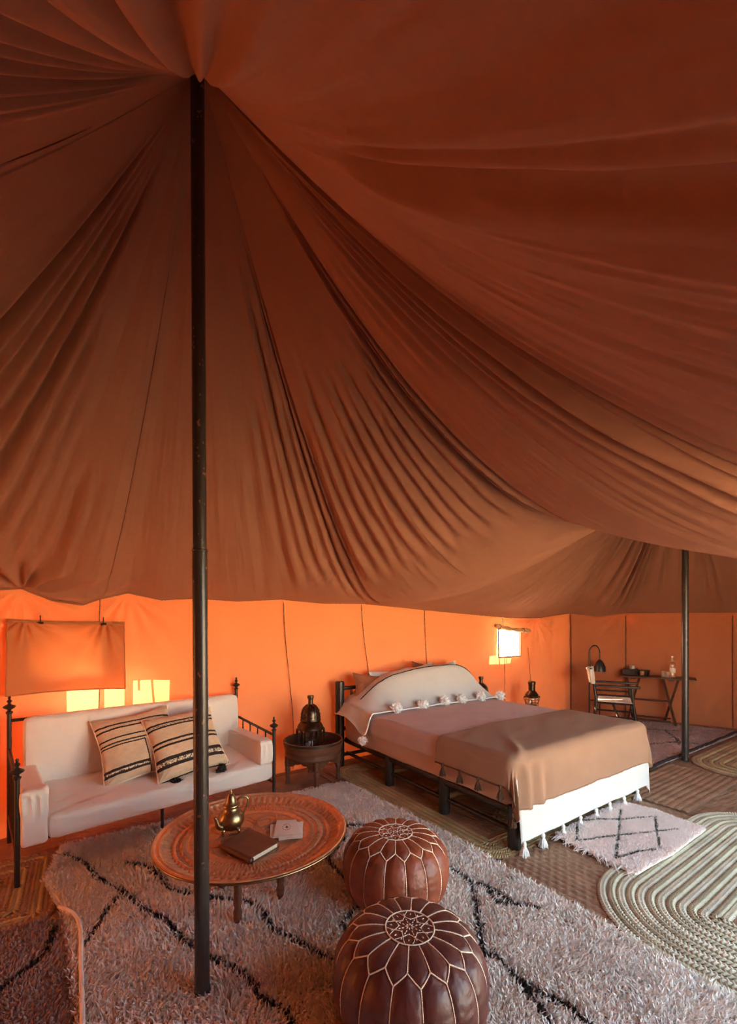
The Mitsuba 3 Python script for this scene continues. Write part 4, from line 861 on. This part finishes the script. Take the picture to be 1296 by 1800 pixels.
def bed_pillow(u, n, z, a, b, th, roll, mat, label, seed):
    m, uv, rim = cushion(a, b, th, seed, 30, 30, .12); k = thing('bed_pillow', label, 'pillow', 'bed pillows')
    w = frame(m, (u, n, z), (math.cos(roll), 0, math.sin(roll)), (-math.sin(roll), .28, math.cos(roll)))
    put('cover', w, mat, k, smooth=True); put('piping', tube(w[0][rim], .004, 6, closed=True), mat, k, smooth=True)
bed_pillow(2.70, 3.86, .80, .27, .19, .055, -.12, 'brown_cotton', 'brown bed pillow, leftmost, showing beside the headboard post', 201)
bed_pillow(3.00, 3.915, .815, .29, .21, .05, .04, 'white_cotton', 'white bed pillow whose corner shows beside the leftmost brown pillow', 202)
bed_pillow(3.40, 3.875, .86, .25, .20, .055, .10, 'white_cotton', 'white bed pillow with a crumpled edge above the middle of the bed', 203)
bed_pillow(3.56, 3.915, .86, .25, .21, .045, -.15, 'brown_cotton', 'brown bed pillow poking up between two white pillows', 204)
bed_pillow(3.82, 3.885, .86, .26, .20, .055, .10, 'white_cotton', 'white bed pillow at the far side of the bed near the window', 205)

# ------------------------------------------------------------------ drum tables and lanterns
def drum(c, R, label, zt=.43):
    k = thing('drum_table', label, 'side table'); c = np.asarray(c, float)
    put('drum_shell', lathe([(R - .014, .285), (R - .014, zt - .003), (R - .007, zt), (R, zt - .004), (R + .003, zt - .03), (R - .006, .36), (R - .022, .285), (R - .03, .268), (0, .268), (0, .285), (R - .014, .285)], 64, c, lambda g: 1 + .008 * np.sin(2 * g + 1)), 'drum_wood', k)
    put('rim_band', lathe([(R + .001, zt - .030), (R + .005, zt - .026), (R + .005, zt - .010), (R + .001, zt - .006)], 64, c, lambda g: 1 + .008 * np.sin(2 * g + 1)), 'dark_wood', k)
    h = R * .68; a0 = .45
    for i in range(4):
        g = a0 + i * math.pi / 2; d = np.array([math.cos(g), math.sin(g)]); t = np.array([-d[1], d[0]])
        x = np.linspace(-h, h, 41); e = np.abs(x) / h
        top_, bot_ = np.full(41, .268), .205 + .028 * np.cos(x / h * np.pi * 1.0) - .012 * np.abs(np.sin(x / h * 9)) * (e < .8)
        pg = shapely.Polygon(np.r_[np.c_[x, bot_], np.c_[x[::-1], top_]]).buffer(0)
        m = trimesh.creation.extrude_polygon(pg, .016, engine='earcut'); v = np.asarray(m.vertices)
        W = np.c_[(t * v[:, :1] + d * (h - .016 + v[:, 2:3])) + c[:2], v[:, 1] + c[2]]
        put('apron', (W, np.asarray(m.faces)), 'drum_wood', k, smooth=False)
        q = (d + t) * (h - .02)
        put('leg', rot(lathe([(0, .27), (.030, .27), (.030, .20), (.022, .18), (.028, .15), (.020, .12), (.017, .07), (.022, .04), (.024, .018), (0, .018)], 8, (c[0] + q[0], c[1] + q[1], c[2])), 0), 'drum_wood', k, smooth=25)
    return k
drum((1.865, 3.70, 0), .285, 'round drum shaped wooden side table between the sofa and the bed')
drum((4.56, 3.88, 0), .20, 'small dark drum table behind the far side of the bed', .36)
def dome_lantern(c, s, label, mat='old_brass'):
    k = thing('lantern', label, 'lantern', 'lanterns'); c = np.asarray(c, float)
    lo = lambda p, seg=16: lathe([(r * s, z * s) for r, z in p], seg, c)
    put('base', lo([(0, 0), (.105, 0), (.105, .012), (.085, .028), (.095, .045), (.095, .052), (0, .052)], 8), mat, k, smooth=25)
    for i in range(8):
        g = (i + .5) * math.pi / 4; d = np.array([math.cos(g), math.sin(g), 0])
        put('corner_bar', bar(c + d * .092 * s + [0, 0, .05 * s], c + d * .092 * s + [0, 0, .27 * s], .0055 * s, 6), mat, k)
        g2 = g + math.pi / 4; d2 = np.array([math.cos(g2), math.sin(g2), 0]); a, b = c + d * .090 * s, c + d2 * .090 * s
        P = np.array([a + [0, 0, .052 * s], b + [0, 0, .052 * s], b + [0, 0, .268 * s], a + [0, 0, .268 * s]])
        put('pane', (P, np.array([[0, 1, 2, 3]])), 'glass', k, smooth=False)
        # hanging filigree drops from the flared skirt
        e = c + d * .150 * s
        put('drop', cat_([tube([e + [0, 0, .275 * s], e + [0, 0, .235 * s], e + [0, 0, .20 * s]], [.010 * s, .014 * s, .004 * s], 6), bar(e + [0, 0, .205 * s], c + d * .15 * s + [0, 0, .09 * s], .0035 * s, 6)]), mat, k)
        put('band', cat_([bar(a + [0, 0, .16 * s], b + [0, 0, .16 * s], .004 * s, 6)]), mat, k)
    sk = put('skirt', lo([(.155, .270), (.158, .278), (.150, .300), (.118, .345), (.110, .350), (.110, .362), (.100, .362)], 8), mat, k, smooth=25)
    put('skirt_ring', tube([c + [.155 * s * math.cos(g), .155 * s * math.sin(g), .273 * s] for g in np.arange(8) * math.pi / 4], .006 * s, 6, closed=True), mat, k)
    dome = put('dome', lo([(.108, .355), (.116, .362), (.116, .376), (.106, .384), (.108, .41), (.104, .45), (.090, .49), (.066, .52), (.036, .54), (.030, .545), (.030, .552)], 32), mat, k, smooth=True)
    for i in range(8):
        g = i * math.pi / 4; d = np.array([math.cos(g), math.sin(g), 0])
        put('rib', tube([c + (d * r + [0, 0, z]) * s for r, z in ((.109, .385), (.111, .41), (.107, .45), (.093, .492), (.068, .523), (.038, .543))], .0035 * s, 6), mat, dome)
        for q in range(3):
            g3 = g + math.pi / 8; d3 = np.array([math.cos(g3), math.sin(g3), 0]); r, z = ((.110, .40), (.105, .435), (.094, .475))[q]
            put('stud', rot(lathe([(0, .008 * s), (.009 * s, .004 * s), (.011 * s, 0)], 8), 0, t=c + (d3 * r + [0, 0, z]) * s), mat, dome)
    put('neck', lo([(.026, .545), (.026, .60), (.034, .606), (.036, .615), (.036, .640), (.030, .645), (0, .645)], 20), mat, k, smooth=30)
    put('candle', lo([(0, .052), (.026, .052), (.026, .13), (.022, .134), (0, .134)], 16), 'white_cotton', k, smooth=30, label='white candle stub')
dome_lantern((1.85, 3.73, .286), .87, 'domed metal lantern standing inside the round drum table beside the sofa')
dome_lantern((4.54, 3.92, .286), .86, 'domed dark lantern half hidden behind the pillow side of the bed')
st_ = thing('low_stool', 'low dark wooden stool behind the bed under the ship lantern', 'stool')
put('seat', box((5.24, 3.55, .27), (5.62, 3.90, .30), .006), 'dark_wood', st_)
for x in (5.27, 5.59):
    for y in (3.58, 3.87): put('leg', bar((x, y, .03), (x, y, .28), .018, 8), 'dark_wood', st_)
sh = thing('ship_lantern', 'dark metal ship lantern with a wire cage standing beyond the bed', 'lantern'); c = np.array([5.43, 3.74, .30])
put('base', lathe([(0, 0), (.085, 0), (.09, .01), (.09, .05), (.075, .065), (.07, .08), (0, .08)], 24, c), 'old_brass', sh)
put('glass_chimney', lathe([(.062, .08), (.074, .11), (.076, .16), (.066, .20)], 24, c), 'glass', sh, smooth=True)
put('burner', lathe([(0, .08), (.02, .08), (.02, .11), (.008, .125), (.004, .15), (0, .152)], 12, c), 'brass', sh)
put('cap', lathe([(.092, .198), (.096, .205), (.088, .222), (.092, .235), (.075, .262), (.055, .285), (.046, .30), (.046, .375), (.052, .382), (.052, .42), (.044, .432), (.0, .436)], 28, c), 'old_brass', sh, smooth=30)
for i in range(6):
    g = i * math.pi / 3; d = np.array([math.cos(g), math.sin(g), 0]); put('cage_wire', bar(c + d * .086 + [0, 0, .06], c + d * .086 + [0, 0, .205], .0035, 6), 'old_brass', sh)
for z in (.115, .165): put('cage_ring', tube([c + [.087 * math.cos(g), .087 * math.sin(g), z] for g in np.linspace(0, 6.283, 24, endpoint=False)], .0035, 6, closed=True), 'old_brass', sh)
put('bail_handle', tube([c + np.array([.8267, -.5623, 0]) * .112 * math.cos(g) + [0, 0, .20 - .14 * abs(math.sin(g))] for g in np.linspace(0, math.pi, 20)], .004, 6), 'old_brass', sh, smooth=True)
for sg2 in (-1, 1): put('lug', bar(c + np.array([.8267, -.5623, 0]) * .085 * sg2 + [0, 0, .205], c + np.array([.8267, -.5623, 0]) * .118 * sg2 + [0, 0, .205], .010, 8), 'old_brass', sh)

# ------------------------------------------------------------------ desk corner
DA, DB = np.array([7.15, 3.30]), np.array([7.47, 2.42]); dl = np.linalg.norm(DB - DA); dx = (DB - DA) / dl; dy = np.array([-dx[1], dx[0]])
if dy[0] < 0: dy = -dy
DW = .40
def DP(a, b, z): return np.array([*(DA + dx * a + dy * b), z])
dk = thing('folding_desk', 'narrow dark wooden folding desk with crossed legs against the end wall', 'desk')
def DM(m):
    v, f = m; v = np.asarray(v); return np.c_[DA + v[:, :1] * dx + v[:, 1:2] * dy, v[:, 2]], (f if np.cross(dx, dy) > 0 else np.asarray(f)[:, ::-1])
for i in range(4): put('top_board', DM(box((-.02, i * DW / 4 + .001, .722), (dl + .02, (i + 1) * DW / 4 - .001, .744), .003)), 'desk_wood', dk)
for a in (.14, dl - .30):
    for s in (0, 1):
        o = .10 if s else -.10; p, q = DP(a + o, .03 if s else DW - .03, .722), DP(a - o * .7, DW - .03 if s else .03, .03)
        put('leg', tube(np.linspace(p, q, 3), .019, 4), 'desk_wood', dk, smooth=False)
    put('bearer', DM(box((a - .02, .02, .700), (a + .05, DW - .02, .722), .003)), 'desk_wood', dk)
for b, z in ((DW / 2, .365), (.06, .075), (DW - .06, .075)): put('stretcher', bar(DP(.14, b, z), DP(dl - .29, b, z), .013, 8), 'desk_wood', dk)
tx = thing('tissue_box', 'dark wooden tissue box with a white tissue on the desk', 'tissue box'); 
put('body', DM(box((.0, .20, .744), (.21, .34, .842), .005)), 'dark_wood', tx)
put('tissue', DM((lambda m: (np.asarray(m[0]) + [.13, .27, .842], m[1]))(lathe([(.030, 0), (.034, .015), (.026, .035), (.036, .05), (.010, .055)], 14, mod=lambda g: 1 + .35 * np.sin(3 * g)))), 'white_cotton', tx, smooth=True, label='crumpled white tissue')
t2 = thing('wooden_box', 'small open dark wooden box in front of the tissue box on the desk', 'box')
put('tray', DM(box((.20, .12, .744), (.37, .27, .752), .003)), 'dark_wood', t2)
for lo, hi in (((.20, .262, .75), (.37, .27, .835)), ((.20, .12, .75), (.208, .27, .82)), ((.362, .12, .75), (.37, .27, .83))): put('side', DM(box(lo, hi, .002)), 'dark_wood', t2)
def tumbler(a, b, h, r, label, name='drinking_glass', mat='clear_glass', cat='glass', g='drinking glasses on the desk'):
    k = thing(name, label, cat, g); c = DP(a, b, .7445)
    put('bowl', lathe([(0, 0), (r * .86, 0), (r * .9, .004), (r, h), (r - .0025, h), (r * .9 - .003, .010), (0, .009)], 28, c), mat, k, smooth=40)
tumbler(.27, .17, .075, .032, 'small amber tealight glass in the wooden box on the desk', 'tealight', 'tealight_glass', 'candle holder', None)
tumbler(.555, .14, .10, .036, 'clear drinking glass on the desk, standing nearer the tissue box')
tumbler(.61, .09, .095, .034, 'clear drinking glass on the desk, standing next to the water bottle')
wb2 = thing('water_bottle', 'clear glass water bottle with a white label on the desk', 'bottle'); c = DP(.665, .20, .7445)
put('glass', lathe([(0, 0), (.036, 0), (.039, .005), (.039, .185), (.034, .215), (.018, .245), (.0145, .26), (.0145, .315), (.0165, .318), (.0165, .326), (.013, .326), (.0125, .262), (.031, .212), (.036, .184), (.036, .008), (0, .006)], 32, c), 'clear_glass', wb2, smooth=35)
put('label', lathe([(.0395, .07), (.0400, .071), (.0400, .145), (.0395, .146)], 32, c), 'paper', wb2, smooth=False, label='pale paper label'); put('cap', lathe([(.017, .312), (.0175, .314), (.0175, .333), (0, .334)], 20, c), 'paper', wb2, smooth=30, label='white cap')

# folding armchair, seen from its side; local x forward, y across
CA = math.atan2(-.886, .463); CO = np.array([6.62, 3.12, 0])
def CM(m): return rot(m, CA, t=CO)
ch = thing('folding_chair', 'black wooden folding armchair with cream canvas seat standing beside the desk', 'chair')
for y in (-.27, .27):
    put('back_post', CM(tube([(-.30, y, .030), (-.27, y, .45), (-.30, y, .66), (-.34, y, .92)], .019, 10)), 'bed_wood', ch)
    put('front_post', CM(tube([(.24, y, .030), (.20, y, .34), (.17, y, .655)], .018, 10)), 'bed_wood', ch)
    put('arm', CM(box((-.31, y - .032, .650), (.28, y + .032, .678), .006)), 'bed_wood', ch)
    put('seat_rail', CM(bar((-.28, y, .42), (.21, y, .42), .017, 8)), 'bed_wood', ch)
    put('side_bar', CM(bar((-.28, y, .53), (.19, y, .53), .012, 8)), 'bed_wood', ch)
    put('foot_bar', CM(bar((-.29, y, .22), (.215, y, .22), .013, 8)), 'bed_wood', ch)
put('cross_bar', CM(bar((.22, -.27, .20), (.22, .27, .20), .012, 8)), 'bed_wood', ch); put('cross_bar', CM(bar((-.285, -.27, .30), (-.285, .27, .30), .012, 8)), 'bed_wood', ch)
put('cross_bar', CM(bar((.06, -.27, .05), (-.06, .27, .40), .013, 8)), 'bed_wood', ch); put('cross_bar', CM(bar((-.06, -.27, .40), (.06, .27, .05), .013, 8)), 'bed_wood', ch)
a, b = np.meshgrid(np.linspace(-.25, .19, 14), np.linspace(-.285, .285, 16), indexing='ij')
put('seat', CM(sheet(np.stack([a, b, .445 - .025 * (1 - (b / .285) ** 2)], -1), .012)[0]), 'chair_canvas', ch, smooth=True, label='cream canvas seat')
a, b = np.meshgrid(np.linspace(.70, .90, 10), np.linspace(-.295, .295, 18), indexing='ij')
put('backrest', CM(sheet(np.stack([-.305 - (a - .66) * .16 - .02 - .03 * (1 - (b / .295) ** 2), b, a], -1)[:, ::-1], .014)[0]), 'chair_canvas', ch, smooth=True, label='cream canvas back')
for y in (-.27, .27): put('canvas_sleeve', CM(tube([(-.308, y, .69), (-.336, y, .90)], .027, 12)), 'chair_canvas', ch, smooth=30, label='cream canvas sleeve')
lp = thing('arched_lamp', 'thin black arched floor lamp with a dark shade behind the folding chair', 'lamp'); LB = np.array([6.86, 3.66, 0]); e = np.array([.8267, -.5623, 0])
put('base', lathe([(0, .05), (.02, .05), (.10, .038), (.11, .030), (0, .03)], 28, LB), 'black_iron', lp)
put('stem', tube([LB + [0, 0, .04], LB + [0, 0, 1.10]], .011, 10), 'black_iron', lp)
put('arch', tube([LB + e * (.085 - .085 * math.cos(g)) + [0, 0, 1.10 + .125 * math.sin(g)] for g in np.linspace(0, math.pi, 24)] + [LB + e * .17 + [0, 0, .98]], .010, 10), 'black_iron', lp, smooth=True)
put('shade', lathe([(.016, .99), (.028, .985), (.055, .95), (.085, .87), (.088, .80), (.083, .80), (.08, .865), (.05, .94), (.016, .97)], 28, LB + e * .17), 'black_iron', lp, smooth=40)
put('crossbar', bar(LB + [0, 0, .33], LB + e * .17 + [0, 0, .33], .009, 8), 'black_iron', lp); put('prop', tube([LB + e * .17 + [0, 0, .33], LB + e * .17 + [0, 0, .03]], .009, 8), 'black_iron', lp)
